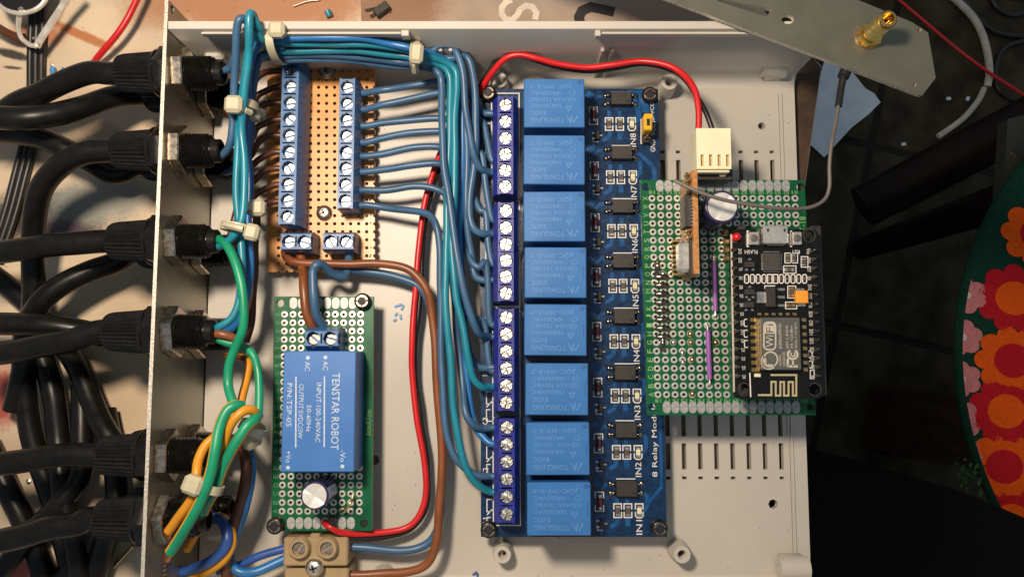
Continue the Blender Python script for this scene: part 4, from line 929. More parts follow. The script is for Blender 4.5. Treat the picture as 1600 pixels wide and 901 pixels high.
# upright module standing on the board
zu = 39.0
um = thing('radio_module', P(1068, 350, ze), 'small brown circuit board standing upright on the green board, seen edge on', 'radio module')
xe0, xe1 = P(1083.5, 350, zu).x, P(1091.5, 350, zu).x; ya, yb = P(1087, 266, zu).y, P(1087, 428, zu).y
m = MB(); m.box(((xe0+xe1)/2, (ya+yb)/2, (ze+1+zu)/2), (xe1-xe0, ya-yb, zu-ze-1), .06); m.build('module_board', 'obpcb', um)
def face(py0, py1, z0, z1, th, nm, mt, b=.1):
    a, c2 = P(1080, py0, (z0+z1)/2+4).y, P(1080, py1, (z0+z1)/2+4).y; m = MB(); m.box((xe0-th/2-.01, (a+c2)/2, (z0+z1)/2), (th, a-c2, z1-z0), b); return m.build(nm, mt, um)
face(303, 353, 31, 37.5, 1.9, 'driver_chip', 'chip')
for k in range(9): face(305+k*5.2, 308+k*5.2, 37.5, 38.6, .5, 'chip_lead', 'tin', .05)
face(374, 424, 30.5, 36.5, 3.4, 'crystal_can', 'usb', .9)
face(370, 429, 30, 36.8, .8, 'crystal_base', 'chip')
for k, (y, z_) in enumerate(((268, 35), (276, 37), (283, 34.5), (291, 37.5), (297, 36), (356, 36), (362, 34.5), (366, 37))): face(y-3, y+3.5, z_-1.6, z_+1.2, 1.3, 'solder_joint', 'gold2', .4)
for k in range(8): 
    a = P(1059+k*.35, 376+k*7.4, ze+4); m = MB(); m.box((a.x, a.y, ze+2.0), (3.0, .75, 4.0), .2); m.build('module_pin', 'gold2', um)
# cream plug on the right-angle header at the board edge
zk = 33.0
plug = thing('wire_plug', P(1115, 235, 24), 'cream four-way wire plug standing past the top edge of the green board', 'connector')
a, b_ = P(1087.5, 200.5, zk), P(1143, 264, zk); bw, bh = b_.x-a.x, a.y-b_.y; g2 = lambda i, j: Vector((a.x+bw*i, a.y-bh*j)); pl = []; xs_ = [0]; 
for k in range(4): xs_ += [.115+.245*k, .205+.245*k]
xs_ += [1]; ysl = [0, .645, .93, 1]
for i in range(9):
    for j in range(3):
        if j == 1 and i % 2 == 1: continue
        pl.append([g2(xs_[i], ysl[j]), g2(xs_[i+1], ysl[j]), g2(xs_[i+1], ysl[j+1]), g2(xs_[i], ysl[j+1])])
m = MB(); m.plate(pl, zk, 1.3); m.box((a.x+bw/2, a.y-bh/2, (zk-1.32+24.5)/2), (bw-.05, bh-.05, zk-1.32-24.5), .15); m.box((a.x+bw*.5, a.y-bh-.35, zk-2.3), (bw*.96, .9, 3.0), .3); m.box((a.x+bw*.84, a.y-bh-.7, zk-4.5), (bw*.22, 1.2, 2.4), .4)
m.build('housing', 'cream', plug)
for k in range(4): q = g2(.16+.245*k, .79); m = MB(); m.box((q.x, q.y, zk-1.15), (.55, 3.0, .35), .1); m.build('contact', 'gold', plug)
m = MB(); q = P(1113, 276, ze+4); m.box((q.x, q.y+.6, ze+4.2), (10.4, 4.4, 5.0), .2); m.build('angle_header', 'chip', pro)

# ================================================================ BLACK WIFI BOARD plugged into the green board
zw = 33.5
wf = thing('wifi_board', P(1212, 490, zw-1.6), 'black wireless development board with a usb socket plugged into the green board', 'circuit board')
cs = [(1141, 358), (1278, 358), (1286, 622), (1146, 622)]
def rc(p, r, n=5):
    out = []
    for i in range(len(p)):
        a, b_, c_ = p[i-1], p[i], p[(i+1) % len(p)]
        u = (a-b_).normalized(); v = (c_-b_).normalized()
        for k in range(n+1): t_ = k/n; out.append(b_+u*r*(1-t_)**2+v*r*t_**2)
    return out
ol = rc([P(x, y, zw) for x, y in cs], 1.6)
wh = [(1162.5, 608), (1273, 608), (1264, 368), (1150.5, 371)]
(vs, fs), nz = fillpoly([(p.x, p.y) for p in ol], [[(P(x, y, zw).x+1.55*math.cos(R(q)), P(x, y, zw).y+1.55*math.sin(R(q))) for q in range(0, 360, 24)] for x, y in wh], zw, 1.6)
m = MB(); m.add(vs, fs); m.build('circuit_board', 'kpcb', wf)
m = MB(); e0 = P(1140.8, 366, zw); e1 = P(1145.2, 612, zw); m.ribbon([e0+Vector((.28, 0, 0)), e1+Vector((.28, 0, 0))], .5, zw+.03); m.build('bare_edge', 'shprint', wf)
for q in wh[:2]+[wh[2]]:
    p = P(*q, zw); m = MB(); m.ribbon([(p.x+1.75*math.cos(R(k)), p.y+1.75*math.sin(R(k))) for k in range(0, 360, 20)], .16, zw+.03, closed=True); m.build('hole_rim', 'solder', wf)
S5 = lambda py: (P(1201, py, zw)-P(1200, py, zw)).length
def wb(nm, px, py, w_, h_, z0, z1, mt, b=.1, par=None):
    p = P(px, py, zw+z1); k = (P(px+1, py, zw+z1)-P(px, py, zw+z1)).length; m = MB(); m.box((p.x, p.y, zw+(z0+z1)/2), (w_*k, h_*k, z1-z0), b); return m.build(nm, mt, par or wf)
usb = wb('usb_socket', 1212.5, 366, 39, 29, 0.1, 2.7, 'usb', .3)
for x in (1200, 1226): wb('spring_slot', x, 359.5, 3, 5, 2.68, 2.73, 'hole', 0, usb)  # dark patches paint the shade of the spring slots
wb('usb_lip', 1212.5, 382, 28, 4, .1, 1.2, 'solder', .2, usb)
for x in (1178.5, 1246):
    bt = wb('push_button', x, 372, 14.5, 20, .1, 1.7, 'usb', .2); p = P(x, 371, zw); 
    m = MB(); p = P(x, 371.5, zw+2.2); m.lathe([(1.0, 1.7), (1.0, 2.15), (.8, 2.25)], (p.x, p.y, zw), n=18); m.build('plunger', 'btn', bt)
    m = MB(); m.ribbon([P(x-8.5, 385, zw), P(x-11, 385, zw), P(x-11, 361, zw), P(x-8.5, 361, zw)], .3, zw+.04); m.build('outline_print', 'white', bt)
p = P(1150.5, 370.5, zw); m = MB(); m.lathe([(1.2, -1), (1.2, .6), (1.0, 1.1), (.5, 1.5), (.01, 1.6)], (p.x, p.y, zw), n=18); m.build('red_led', 'rled', wf)
wb('usb_chip', 1205.5, 409, 27, 28, .05, .9, 'qfn', .1)
ld_ = MB()
for k in range(9):
    for s_ in (-1, 1):
        for q in ((1194+k*2.9, 409+s_*15.5), (1205.5+s_*15, 397.5+k*2.9)):
            p = P(*q, zw); ld_.box((p.x, p.y, zw+.12), (.28, .28, .15), 0)
ld_.build('chip_lead', 'tin', wf, kind='stuff')
for x, y, w_, h_ in ((1231.5, 403, 6, 11), (1241, 403, 6, 11), (1234, 421, 15, 7), (1237, 456, 8, 14), (1236, 477, 13, 6), (1257, 409, 6, 12)):
    hz = w_ > h_; r_ = wb('smd_part', x, y, w_*(.5 if hz else .9), h_*(.9 if hz else .5), .03, .6, 'resb', .08)
    for s_ in (-1, 1): wb('end_cap', x+(s_*w_*.38 if hz else 0), y+(0 if hz else s_*h_*.38), w_*(.28 if hz else .95), h_*(.95 if hz else .28), .03, .65, 'gold2' if y > 440 else 'tin', .1, r_)
    a, b_ = w_/2+2.2, h_/2+2.2; m = MB(); m.ribbon([P(x-a, y-b_, zw), P(x+a, y-b_, zw), P(x+a, y+b_, zw), P(x-a, y+b_, zw)], .24, zw+.04, closed=True); m.build('outline_print', 'white', r_)
for k in range(11):
    x = 1166.5+k*9.05; r_ = wb('chip_resistor', x, 435.5, 3.4, 7, .03, .5, 'resb', .1); m = MB(); hw, hh_ = 3.4, 6.8
    ov = [P(x+hw*math.cos(R(q)), 435.5-(hh_-hw)*(1 if math.sin(R(q)) > 0 else -1)-hw*math.sin(R(q)), zw) for q in range(0, 360, 20)] if k not in (4, 5) else [P(x-3.4, 428.8, zw), P(x+3.4, 428.8, zw), P(x+3.4, 442.2, zw), P(x-3.4, 442.2, zw)]
    m.ribbon(ov, .3, zw+.04, closed=True); m.build('outline_print', 'white', r_)
reg = wb('voltage_regulator', 1205, 464, 15, 31, .05, 1.7, 'chip', .2); wb('tab', 1190, 464.5, 13, 18, .05, .6, 'tin', .1, reg)
for y in (452, 464, 477): wb('lead', 1221, y, 11, 4.5, .05, .4, 'tin', .1, reg)
m = MB(); m.ribbon([P(1211, 446.5, zw), P(1195, 446.5, zw), P(1195, 452, zw)], .28, zw+.04); m.build('outline_print', 'white', reg)
tc_ = wb('tantalum_capacitor', 1254, 463.5, 19, 20, .3, 2.2, 'tant', .2); wb('terminal', 1253, 476, 12, 5, .05, 1.2, 'tin', .1, tc_); wb('terminal', 1251, 452, 12, 4, .05, 1.2, 'tin', .1, tc_)
for x, y in ((1172, 413), (1172, 456), (1171, 476)):
    r_ = wb('transistor', x, y, 16, 9, .05, 1.0, 'chip', .15)
    for q in ((-5, 8), (5, 8), (0, -8)): wb('lead', x+q[0], y+q[1], 4, 4, .05, .5, 'tin', .1, r_)
tx = MB(); z = zw+.04
def wt(s_, px, py, ln, ht, ang): p = P(px, py, zw); k = S5(py); tx.text(s_, (p.x, p.y, z), ln*k, ht*k, R(ang))
wt('FLASH', 1173.5, 393.5, 20, 6, 180); wt('RST', 1243, 393.5, 13, 6, 180)
for k, s_ in enumerate(['3V3', 'GND', 'TX', 'RX', 'D8', 'D7', 'D6', 'D5', 'GND', '3V3', 'D4', 'D3', 'D2', 'D1', 'D0']): wt(s_, 1156+k*.45, 392.5+k*14.0, 5.2 if len(s_) == 2 else 8, 5.6, -90)
for k, s_ in enumerate(['Vin', 'GND', 'RST', 'EN', '3V3', 'GND', 'CLK', 'SD0', 'CMD', 'SD1', 'SD2', 'SD3', 'RSV', 'RSV', 'A0']): wt(s_, 1263+k*.5, 392.5+k*14.0, 5.2 if len(s_) == 2 else 9, 5.6, -90)
for x, y in ((1165.5, 504), (1165.5, 521), (1166, 537), (1266, 553), (1266.5, 569)):
    tx.ribbon([P(x+3*math.cos(R(q)), y-(5.5 if math.sin(R(q)) > 0 else -5.5)*.5-3*math.sin(R(q)), zw) for q in range(0, 360, 30)], .24, z, closed=True)
tx.ribbon([P(1266, 578, zw), P(1272, 578, zw), P(1272, 591, zw), P(1266, 591, zw)], .24, z, closed=True)
tx.build('silkscreen', 'white', wf, norm=False, kind='stuff')
for k in range(15):
    for x0, s_ in ((1148+k*.45, -1), (1272+k*.5, 1)):
        p = P(x0, 390+k*14.05, zw+1); m = MB(); m.lathe([(.85, 0), (.7, .5), (.45, .8), (.45, 1.5), (.3, 1.7)], (p.x, p.y, zw), n=9); m.box((p.x, p.y, zw-3.5), (.62, .62, 5), 0); m.build('header_pin', 'solder', wf)
# radio shield module
rb_ = wb('radio_card', 1216.5, 556, 93, 131, .02, .85, 'kpcb', .05)
z2 = .87; 
for k in range(8):
    wb('edge_contact', 1179+k*.3, 499.5+k*11.1, 13, 6.2, .85, 1.1, 'gold', .1, rb_); wb('edge_contact', 1256.5+k*.4, 499.5+k*11.1, 7, 5.5, .85, 1.1, 'gold2', .1, rb_)
for k in range(6): wb('edge_contact', 1187+k*11, 490.5, 6, 4.5, .85, 1.05, 'gold2', .1, rb_)
can = wb('shield_can', 1220.5, 536.5, 62, 82, .86, 3.0, 'shield', .25, rb_)
gp_ = wb('ground_strip', 1184.5, 537, 6, 82, .85, 1.6, 'gold2', .2, rb_)
lt = MB(); zl = zw+3.02
def A(px, py): p = P(1120+px/5.3, 470+py/5.3, zl); return p
def lt_t(s_, px, py, ln, ht, ang=90): p = A(px, py); k = (A(px+1, py)-A(px, py)).length; lt.text(s_, (p.x, p.y, zl), ln*k, ht*k, R(ang))
lt_t('Wi', 438, 332, 95, 62); 
def rrect(x0, y0, x1, y1, r): 
    o = []
    for cx, cy, a0 in ((x1-r, y0+r, 270), (x1-r, y1-r, 0), (x0+r, y1-r, 90), (x0+r, y0+r, 180)): o += [(cx+r*math.cos(R(a0+t_)), cy+r*math.sin(R(a0+t_))) for t_ in range(0, 91, 18)]
    return o
lt.ribbon([A(*q) for q in rrect(390, 175, 487, 402, 34)], .42, zl, closed=True)
fi = [(394, 270), (483, 270)]+[q for q in rrect(394, 179, 483, 400, 32) if q[1] < 268]
fi = sorted(fi, key=lambda q: math.atan2(q[1]-225, q[0]-438)); lt.add([A(*q) for q in fi], [tuple(range(len(fi)))])
for s_, x, y, ln, ht in (('ESP8266MOD', 524, 290, 205, 24), ('ISM 2.4GHz', 582, 295, 190, 22), ('PA +25dBm', 619, 296, 185, 22), ('802.11b/g/n', 655, 284, 210, 22), ('MODEL', 524, 488, 95, 20), ('VENDOR', 557, 480, 120, 20)): lt_t(s_, x, y, ln, ht)
# round logo of swirls, then the F-C mark
for k in range(5):
    r_ = 16+k*11.5; lt.ribbon([A(432+(k*3-12)+r_*math.cos(R(q)), 500-(k*3-12)-r_*math.sin(R(q))) for q in range(110+k*6, 345-k*6, 15)], .22+.06*k, zl)
lt.ribbon([A(445+58*math.cos(R(q)), 483+62*math.sin(R(q))) for q in range(-170, 60, 15)], .4, zl)
lt.ribbon([A(590, 540), A(672, 540)], .62, zl); lt.ribbon([A(588, 545), A(588, 475)], .62, zl); lt.ribbon([A(630, 540), A(630, 492)], .55, zl)
lt.ribbon([A(628+40*math.cos(R(q)), 442+38*math.sin(R(q))) for q in range(-60, 241, 20)], .6, zl); lt.ribbon([A(630+17*math.cos(R(q)), 440+17*math.sin(R(q))) for q in range(-50, 231, 20)], .35, zl)
lt.build('lettering', 'shprint', can, norm=False)
lt = MB(); zl = zw+3.035
p = A(438, 226); k = (A(439, 226)-A(438, 226)).length; lt.text('Fi', (p.x, p.y, zl), 70*k, 58*k, R(90)); lt.build('lettering', 'shield', can, norm=False)
an = MB(); za = zw+.9
an.ribbon([P(1120+x/5.3, 470+y/5.3, za) for x, y in ((340, 778), (452, 778), (452, 668), (488, 668), (488, 782), (526, 782), (526, 670), (557, 670), (557, 782), (594, 782), (594, 670), (630, 670), (630, 782), (658, 782), (658, 612), (445, 612))], .52, za)
an.build('antenna_trace', 'trace', rb_)
r_ = wb('status_led', 1184, 586, 10, 5.5, .86, 1.4, 'ledb', .1, rb_)
m = MB(); m.ribbon([P(1171.5, 582, zw+.9), P(1173, 620, zw+.9)], .32, zw+.9); m.build('outline_print', 'white', rb_)

# ================================================================ CHOC BLOCK
zb_ = 16.0
ch = thing('strip_connector', P(492, 875, 3), 'beige plastic strip connector below the power board', 'strip connector')
def cb(px0, px1, py0, py1, z0, z1, nm='body', b=.5, mt='beige'):
    a, c_ = P(px0, py0, z1), P(px1, py1, z1); m = MB(); m.box(((a.x+c_.x)/2, (a.y+c_.y)/2, (z0+z1)/2), (c_.x-a.x, a.y-c_.y, z1-z0), b); return m.build(nm, mt, ch)
cb(443, 543, 839, 884, .2, zb_-2.5); cb(444, 544, 886, 925, .2, zb_-4.5)
for x, y in ((466.5, 857), (510.5, 857)):
    p = P(x, y, zb_); m = MB(); m.lathe([(3.2, zb_-3), (2.95, zb_-.4), (2.7, zb_), (2.0, zb_), (1.9, zb_-1.2)], (p.x, p.y, 0), n=28); c_ = m.build('collar', 'beige', ch)
    s_ = screw_mb(1.85, 'slot', 1.0 if x < 480 else .5).build('screw', 'steel', c_, org=(0, 0, 0)); s_.location = (Vector((p.x, p.y, zb_-.9))-WORLD[c_.name])*U
for x in (466.5, 510.5): cb(x-16, x+16, 846, 872, 4, zb_-1.8, 'screw_well', .8)
cb(484, 500, 833, 842, 1, zb_-4, 'notch', .4)
p = P(491, 886, zb_-2); csw = thing('pan_screw', p, 'shiny silver cross-head screw in the middle of the beige strip connector', 'screw')
m = MB(); m.lathe([(2.65, -1), (2.65, .3), (2.4, .9), (1.8, 1.4), (1.0, 1.6), (.01, 1.65)], p, n=26); m.build('head', 'screw', csw)
m = MB(); 
for a in (.3, .3+math.pi/2): m.box((p.x, p.y, p.z+1.5), (2.3, .5, .4), 0, rot=a)
m.build('cross_recess', 'hole', csw)  # shade of the cross painted as dark bars
# ================================================================ WIRES
rw = 1.08; gA = 'blue wires between the stripboard and the relay terminals'; gB = 'blue wires bundled from the glands to the relay terminals'
tpos = ['first', 'second', 'third', 'fourth', 'fifth', 'sixth', 'seventh', 'eighth']
ty1 = [177, 194, 248, 268, 338, 366, 408, 436, 503, 525, 575, 604, 668, 693, 745, 768]
ys2 = [145, 172, 197, 221, 244, 268, 298, 322]
A_ = {
 0: [(600, 140, 14), (645, 134, 13.2), (690, 126, 13.4), (716, 128, 13), (734, 146, 13), (744, 166, 12), (756, 176, 12.5)],
 1: [(600, 163, 13), (645, 153, 13.1), (690, 145, 13.4), (718, 152, 12.8), (735, 176, 12), (748, 191, 12), (757, 194, 12.5)],
 2: [(600, 191, 12), (645, 187, 12.8), (690, 186, 13), (716, 192, 12.8), (730, 212, 13), (742, 238, 14), (754, 247, 14)],
 3: [(600, 215, 12), (645, 208, 12.8), (690, 206, 12.9), (712, 214, 12), (726, 250, 11), (738, 300, 12), (750, 328, 13), (760, 337, 13)],
 4: [(600, 240, 12), (645, 231, 12.8), (690, 231, 12.8), (712, 245, 11), (722, 300, 10), (726, 370, 11), (734, 405, 14), (748, 419, 15), (760, 415, 14)],
 5: [(600, 265, 12), (645, 258, 12.8), (690, 257, 12.6), (708, 275, 10), (716, 350, 9), (721, 430, 11), (728, 480, 13), (741, 501, 14), (756, 504, 13)],
 6: [(600, 298, 12), (645, 291, 12.7), (684, 296, 12.8), (698, 315, 12), (704, 400, 10), (712, 500, 11), (722, 590, 12.8), (725, 640, 16), (736, 660, 16), (752, 668, 14)],
 7: [(600, 325, 11.5), (640, 329, 13), (668, 335, 15), (682, 352, 17), (688, 390, 17), (688, 480, 16), (690, 580, 16), (695, 660, 16), (703, 695, 16), (716, 718, 16), (738, 738, 15), (754, 745, 14)]}
for i in range(8):
    wire('blue_wire', f'dull blue wire, {tpos[i]} from the far wall leaving the stripboard terminals to the right', [(556, ys2[i], 11), (572, ys2[i], 11.5)]+A_[i]+[(766, ty1[2*i], 13), (780, ty1[2*i], 13)], rw, 'dull', group=gA)
def bw(m, label, pts, term=None, r=rw+.04):
    if term is not None: pts = pts+[(766, ty1[term], 13), (781, ty1[term], 13)]
    return wire('blue_wire', label, pts, r, m, group=gB)
# horizontal run along the far wall, then down to the relays
bw('bright', 'bright blue wire along the far wall, outermost of the bundle', [(440, 59, 33.5), (500, 58, 33.8), (560, 60, 33.2), (610, 67, 30.3), (650, 77, 29.3), (690, 92, 21.8), (712, 112, 19.5), (722, 160, 17.4), (722, 260, 15.7), (718, 360, 14.0), (722, 470, 12.0), (728, 560, 12.0), (733, 620, 12.0), (742, 665, 12.0), (755, 684, 12.5)], 13)
bw('teal', 'teal wire in mid bundle bending down to the third relay terminal block', [(440, 67, 31.3), (500, 69, 30.7), (560, 69, 30.7), (620, 75, 28.5), (660, 86, 27.1), (694, 97, 23.0), (711, 110, 21.8), (713, 135, 21.3), (711, 190, 20.8), (710, 280, 20.3), (707, 380, 19.5), (711, 450, 19.5), (722, 505, 19.0), (732, 560, 18.5), (739, 590, 17.4), (752, 604, 15.7)], 11)
bw('teal', 'teal wire inside the bundle running down to the lowest relay terminal block', [(440, 80, 27.5), (500, 79, 27.8), (560, 80, 27.5), (620, 87, 24.9), (660, 94, 24.7), (686, 101, 22.4), (700, 113, 21.3), (704, 135, 20.8), (702, 200, 20.3), (700, 300, 19.5), (696, 390, 19.0), (697, 470, 19.0), (703, 560, 18.5), (709, 640, 18.0), (716, 690, 17.4), (728, 728, 16.2), (744, 754, 15.1)], 15)
bw('dull', 'dull blue wire from the inner bundle corner crossing to the third relay terminal block', [(440, 93, 23.6), (500, 93, 23.6), (560, 97, 22.3), (620, 104, 19.5), (665, 107, 20.8), (684, 114, 22.4), (691, 132, 21.8), (690, 190, 21.8), (694, 260, 21.8), (703, 320, 22.4), (712, 380, 22.4), (720, 430, 22.4), (731, 475, 21.8), (740, 505, 20.3), (750, 522, 17.4)], 9)
bw('dull', 'dull blue wire looping up over the bundle corner to the fourth relay terminal', [(672, 84, 23.6), (686, 73, 23.6), (701, 71, 23.6), (713, 82, 22.4), (722, 112, 21.3), (727, 160, 20.3), (733, 200, 19.0), (739, 240, 17.4), (750, 262, 15.7)], 3)
bw('dull', 'dull blue wire on the outside of the bundle to the second relay terminal block', [(690, 92, 20.3), (712, 90, 20.3), (728, 88, 19.5), (737, 106, 19.0), (742, 150, 18.5), (742, 200, 17.4), (741, 260, 15.7), (735, 310, 15.1), (734, 340, 15.1), (740, 358, 15.1), (752, 366, 14.5)], 5)
bw('dull', 'dull blue wire behind the outside of the bundle to the second relay terminal block', [(694, 100, 18.5), (718, 112, 18.0), (726, 170, 17.4), (729, 260, 15.7), (728, 330, 14.5), (736, 395, 13.0), (742, 428, 13.0), (754, 436, 13.0)], 7)
bw('dull', 'dull blue wire low in the bundle to the third relay terminal block', [(690, 110, 16.8), (710, 140, 16.2), (716, 240, 14.0), (715, 360, 11.0), (719, 460, 10.0), (730, 540, 10.0), (742, 568, 11.0), (752, 575, 12.0)], 10)
# vertical bundle beside the left panel
bw('dull', 'dull blue wire rising from the second upper gland to a far left peak', [(338, 245, 27.0), (350, 240, 28.0), (360, 222, 30.0), (364, 180, 32.0), (366, 130, 35.0), (369, 80, 39.0), (372, 40, 42.5), (378, 29, 43.0), (388, 36, 41.0), (402, 58, 37.0), (420, 72, 29.9), (445, 73, 29.6)])
bw('teal', 'teal wire from the third upper gland peaking highest in the far left corner', [(318, 387, 27.0), (334, 386, 28.0), (356, 376, 31.0), (374, 352, 33.0), (382, 310, 33.0), (381, 250, 33.0), (377, 200, 34.0), (381, 150, 37.0), (387, 100, 40.0), (389, 50, 44.0), (390, 24, 45.0), (396, 26, 43.0), (404, 44, 40.0), (420, 60, 33.2), (445, 66, 31.6)])
bw('teal', 'teal wire in the left bundle running down to the fourth gland', [(330, 515, 27.0), (346, 510, 28.0), (362, 497, 28.0), (373, 470, 28.0), (378, 430, 28.0), (376, 390, 28.0), (371, 350, 28.0), (369, 290, 29.0), (371, 230, 30.0), (377, 160, 33.0), (385, 100, 36.0), (395, 55, 39.0), (408, 62, 37.0), (424, 78, 28.1), (445, 80, 27.5)])
bw('bright', 'bright blue wire behind the teal wires of the left bundle', [(346, 520, 14.0), (365, 512, 17.0), (382, 480, 20.0), (390, 430, 22.0), (388, 370, 23.0), (389, 310, 24.0), (388, 250, 25.0), (386, 170, 27.0), (390, 110, 30.0), (402, 70, 32.0), (424, 60, 33.2), (445, 58, 33.8)])
bw('dull', 'dull blue wire in the dark behind the left bundle, from the uppermost lower gland', [(345, 160, 10.0), (372, 150, 14.0), (396, 128, 20.0), (400, 105, 25.0), (408, 88, 29.0), (424, 84, 26.3), (445, 93, 23.6)])
bw('dull', 'dull blue wire hidden under the left bundle, from the second lower gland', [(345, 270, 10.0), (366, 262, 14.0), (392, 220, 20.0), (394, 160, 24.0), (402, 100, 27.0), (420, 90, 24.5), (445, 88, 25.1), (500, 86, 25.7), (560, 90, 24.5), (620, 96, 22.1), (660, 99, 23.1), (696, 108, 19.5)])
bw('dull', 'short dull blue wire leaving the uppermost upper gland', [(338, 112, 28.0), (352, 111, 28.5), (362, 106, 29.5), (366, 92, 32.0)])
# brown wires left of the stripboard, their shade put into a darker brown
for k in range(9):
    y = 110+25.5*k; wire('brown_wire', f'brown wire in shade, {["first","second","third","fourth","fifth","sixth","seventh","eighth","ninth"][k]} from the far wall left of the stripboard terminals',
        [(440, y, 11.5), (428, y+1, 12), (414, y+4+k % 2*3, 13), (402, y+14, 13.5), (393, y+30-(k > 4)*8, 12), (382, y+38-(k > 4)*14, 9), (352, [160, 168, 172, 270, 276, 280, 398, 402, 404][k], 8.5)], 1.0, 'dbrown', group='brown wires from the lower glands to the stripboard')
wire('dark_brown_wire', 'dark brown wire hanging down beside the left bundle below the stripboard', [(402, 330, 12), (398, 390, 14), (396, 440, 14), (392, 500, 12), (384, 534, 11)], 1.2, 'dbrown')
wire('brown_wire', 'short brown wire leaving the fourth upper gland under the green one', [(328, 521, 27.5), (345, 522, 28), (362, 526, 27), (378, 532, 25)], 1.25, 'brown', group='')
# green and yellow earth wires
def gyst(f): return lambda i, q, n: 1 if ((q+f+5) % n) < n*.32 else 0
def gw(label, pts, f=0, m=('green', 'yellow'), r=1.15): return wire('earth_wire', label, pts, r, list(m), group='green and yellow earth wires', n=14, k=7, stripe=gyst(f))
gw('green earth wire curving down from the third upper gland', [(320, 371, 27), (336, 372, 28), (352, 382, 31), (366, 405, 33), (376, 440, 34), (380, 480, 34), (378, 515, 33), (367, 545, 31), (358, 570, 30), (357, 600, 30), (364, 625, 32), (372, 642, 33)], 5, r=1.3)
gw('yellowish earth wire twisting in the middle of the upper earth bundle', [(352, 556, 18), (376, 558, 21), (388, 566, 24), (386, 590, 26), (378, 618, 29), (374, 640, 31)], 0, ('dbrown', 'orange'))
gw('earth wire with a yellow stripe, right-hand one below the fourth gland', [(333, 527, 26), (352, 535, 26), (374, 540, 26), (392, 552, 27), (401, 575, 27), (404, 605, 28), (405, 635, 29), (402, 655, 30), (394, 662, 31)], 3)
gw('green earth wire, left one of the thick lower bundle, cut at its lower end', [(378, 634, 37), (366, 634, 39), (353, 643, 40), (343, 668, 41), (337, 700, 42), (329, 735, 42), (316, 775, 41), (296, 815, 39), (266, 862, 36)], 8, ('green', 'yellow'), 1.5)
gw('orange-yellow earth wire looping over the top of the lower bundle', [(400, 652, 33), (396, 641, 36), (384, 639, 38), (371, 648, 39), (360, 664, 39), (352, 690, 38), (343, 715, 37), (332, 745, 36)], 0, ('orange', 'orange'), 1.3)
gw('green earth wire, right one of the thick lower bundle', [(404, 648, 34), (396, 655, 37), (384, 664, 38.5), (372, 682, 39), (360, 705, 39), (348, 733, 38), (336, 765, 37), (325, 785, 34), (318, 800, 30)], 2, ('green', 'yellow'), 1.45)
gw('orange-yellow earth wire bulging out on the left of the lower bundle', [(338, 680, 33), (322, 695, 34), (311, 718, 36), (307, 742, 38), (303, 770, 38), (286, 800, 37), (263, 830, 35)], 0, ('orange', 'orange'), 1.3)
gw('dull orange earth wire in shade behind the lower bundle', [(330, 760, 28), (320, 790, 26), (310, 825, 22), (292, 858, 18)], 0, ('orange', 'orange'), 1.2)
for pts in ([(266, 862, 36), (262, 868, 35.5), (259, 874, 34.5)], [(263, 830, 35), (261, 838, 34)]):
    m = MB(); m.tube([P(*q) for q in pts], [1.15, .9], 10, 4); m.build('copper_end', 'copper', None, label=['bare copper end of the cut green earth wire' if len(pts) == 3 else 'bare copper end of the cut orange-yellow earth wire'][0], cat='wire end')
gw('blue wire doubled back in a hook at the lower left', [(336, 808, 14), (345, 814, 17), (353, 828, 19), (354, 846, 20), (345, 862, 19), (325, 877, 17), (300, 887, 14), (270, 895, 11)], 0, ('royal', 'royal'), 1.6)
gw('yellow wire hooked round the outside of the blue one at the lower left', [(340, 806, 13), (352, 813, 16), (361, 832, 18), (361, 853, 18), (350, 874, 17), (328, 890, 15), (298, 902, 12)], 0, ('yellow', 'yellow'), 1.35)
wire('dark_brown_wire', 'thick dark brown wire running down from the lower earth bundle', [(366, 684, 15), (376, 698, 18), (384, 720, 20), (384, 752, 20), (375, 790, 18), (364, 830, 16), (357, 870, 14), (352, 920, 10)], 1.65, 'dbrown')
wire('dark_blue_wire', 'dark blue wire beside the dark brown one, turning right to the strip connector', [(372, 678, 13), (384, 696, 16), (392, 722, 18), (392, 755, 18), (384, 790, 17), (372, 825, 15), (362, 858, 13), (364, 880, 12), (378, 893, 12), (402, 892, 12), (430, 878, 10.5), (452, 868, 9)], 1.4, 'bright')
wire('blue_wire', 'royal blue wire reaching the strip connector from the left', [(340, 892, 8), (368, 884, 9), (395, 872, 10), (425, 862, 9.5), (452, 854, 9)], 1.25, 'royal', group='')
# mains wires between stripboard, power board and strip connector
wire('brown_wire', 'long brown wire from the stripboard round the power board to the strip connector', [(445, 392, 10), (449, 403, 11), (465, 410, 12), (520, 412, 12), (580, 412, 12), (625, 416, 12), (650, 428, 12), (668, 455, 12), (676, 500, 11), (681, 570, 11), (687, 650, 11), (690, 720, 11), (687, 790, 11), (681, 850, 11), (668, 880, 10), (640, 894, 9), (590, 896, 8), (530, 898, 8)], 1.3, 'brown', group='')
wire('blue_wire', 'grey-blue wire lying under the brown one, round the power board to the strip connector', [(500, 413, 11), (530, 420, 9), (575, 424, 8), (625, 434, 8), (655, 450, 8), (672, 490, 7), (684, 570, 7), (690, 650, 7), (691, 730, 7), (688, 800, 7), (678, 838, 7), (655, 855, 7), (620, 860, 7.5), (570, 855, 8), (530, 854, 8)], 1.25, 'dull', group='')
wire('blue_wire', 'blue wire looping up from the power board terminal and over the long brown wire', [(511, 519, 15), (503, 506, 17), (494, 490, 19), (491, 465, 20), (490, 440, 20), (490, 424, 20), (496, 414, 20), (506, 417, 18), (520, 428, 15), (537, 432, 12), (545, 420, 9), (546, 395, 10)], 1.35, 'dull', group='')
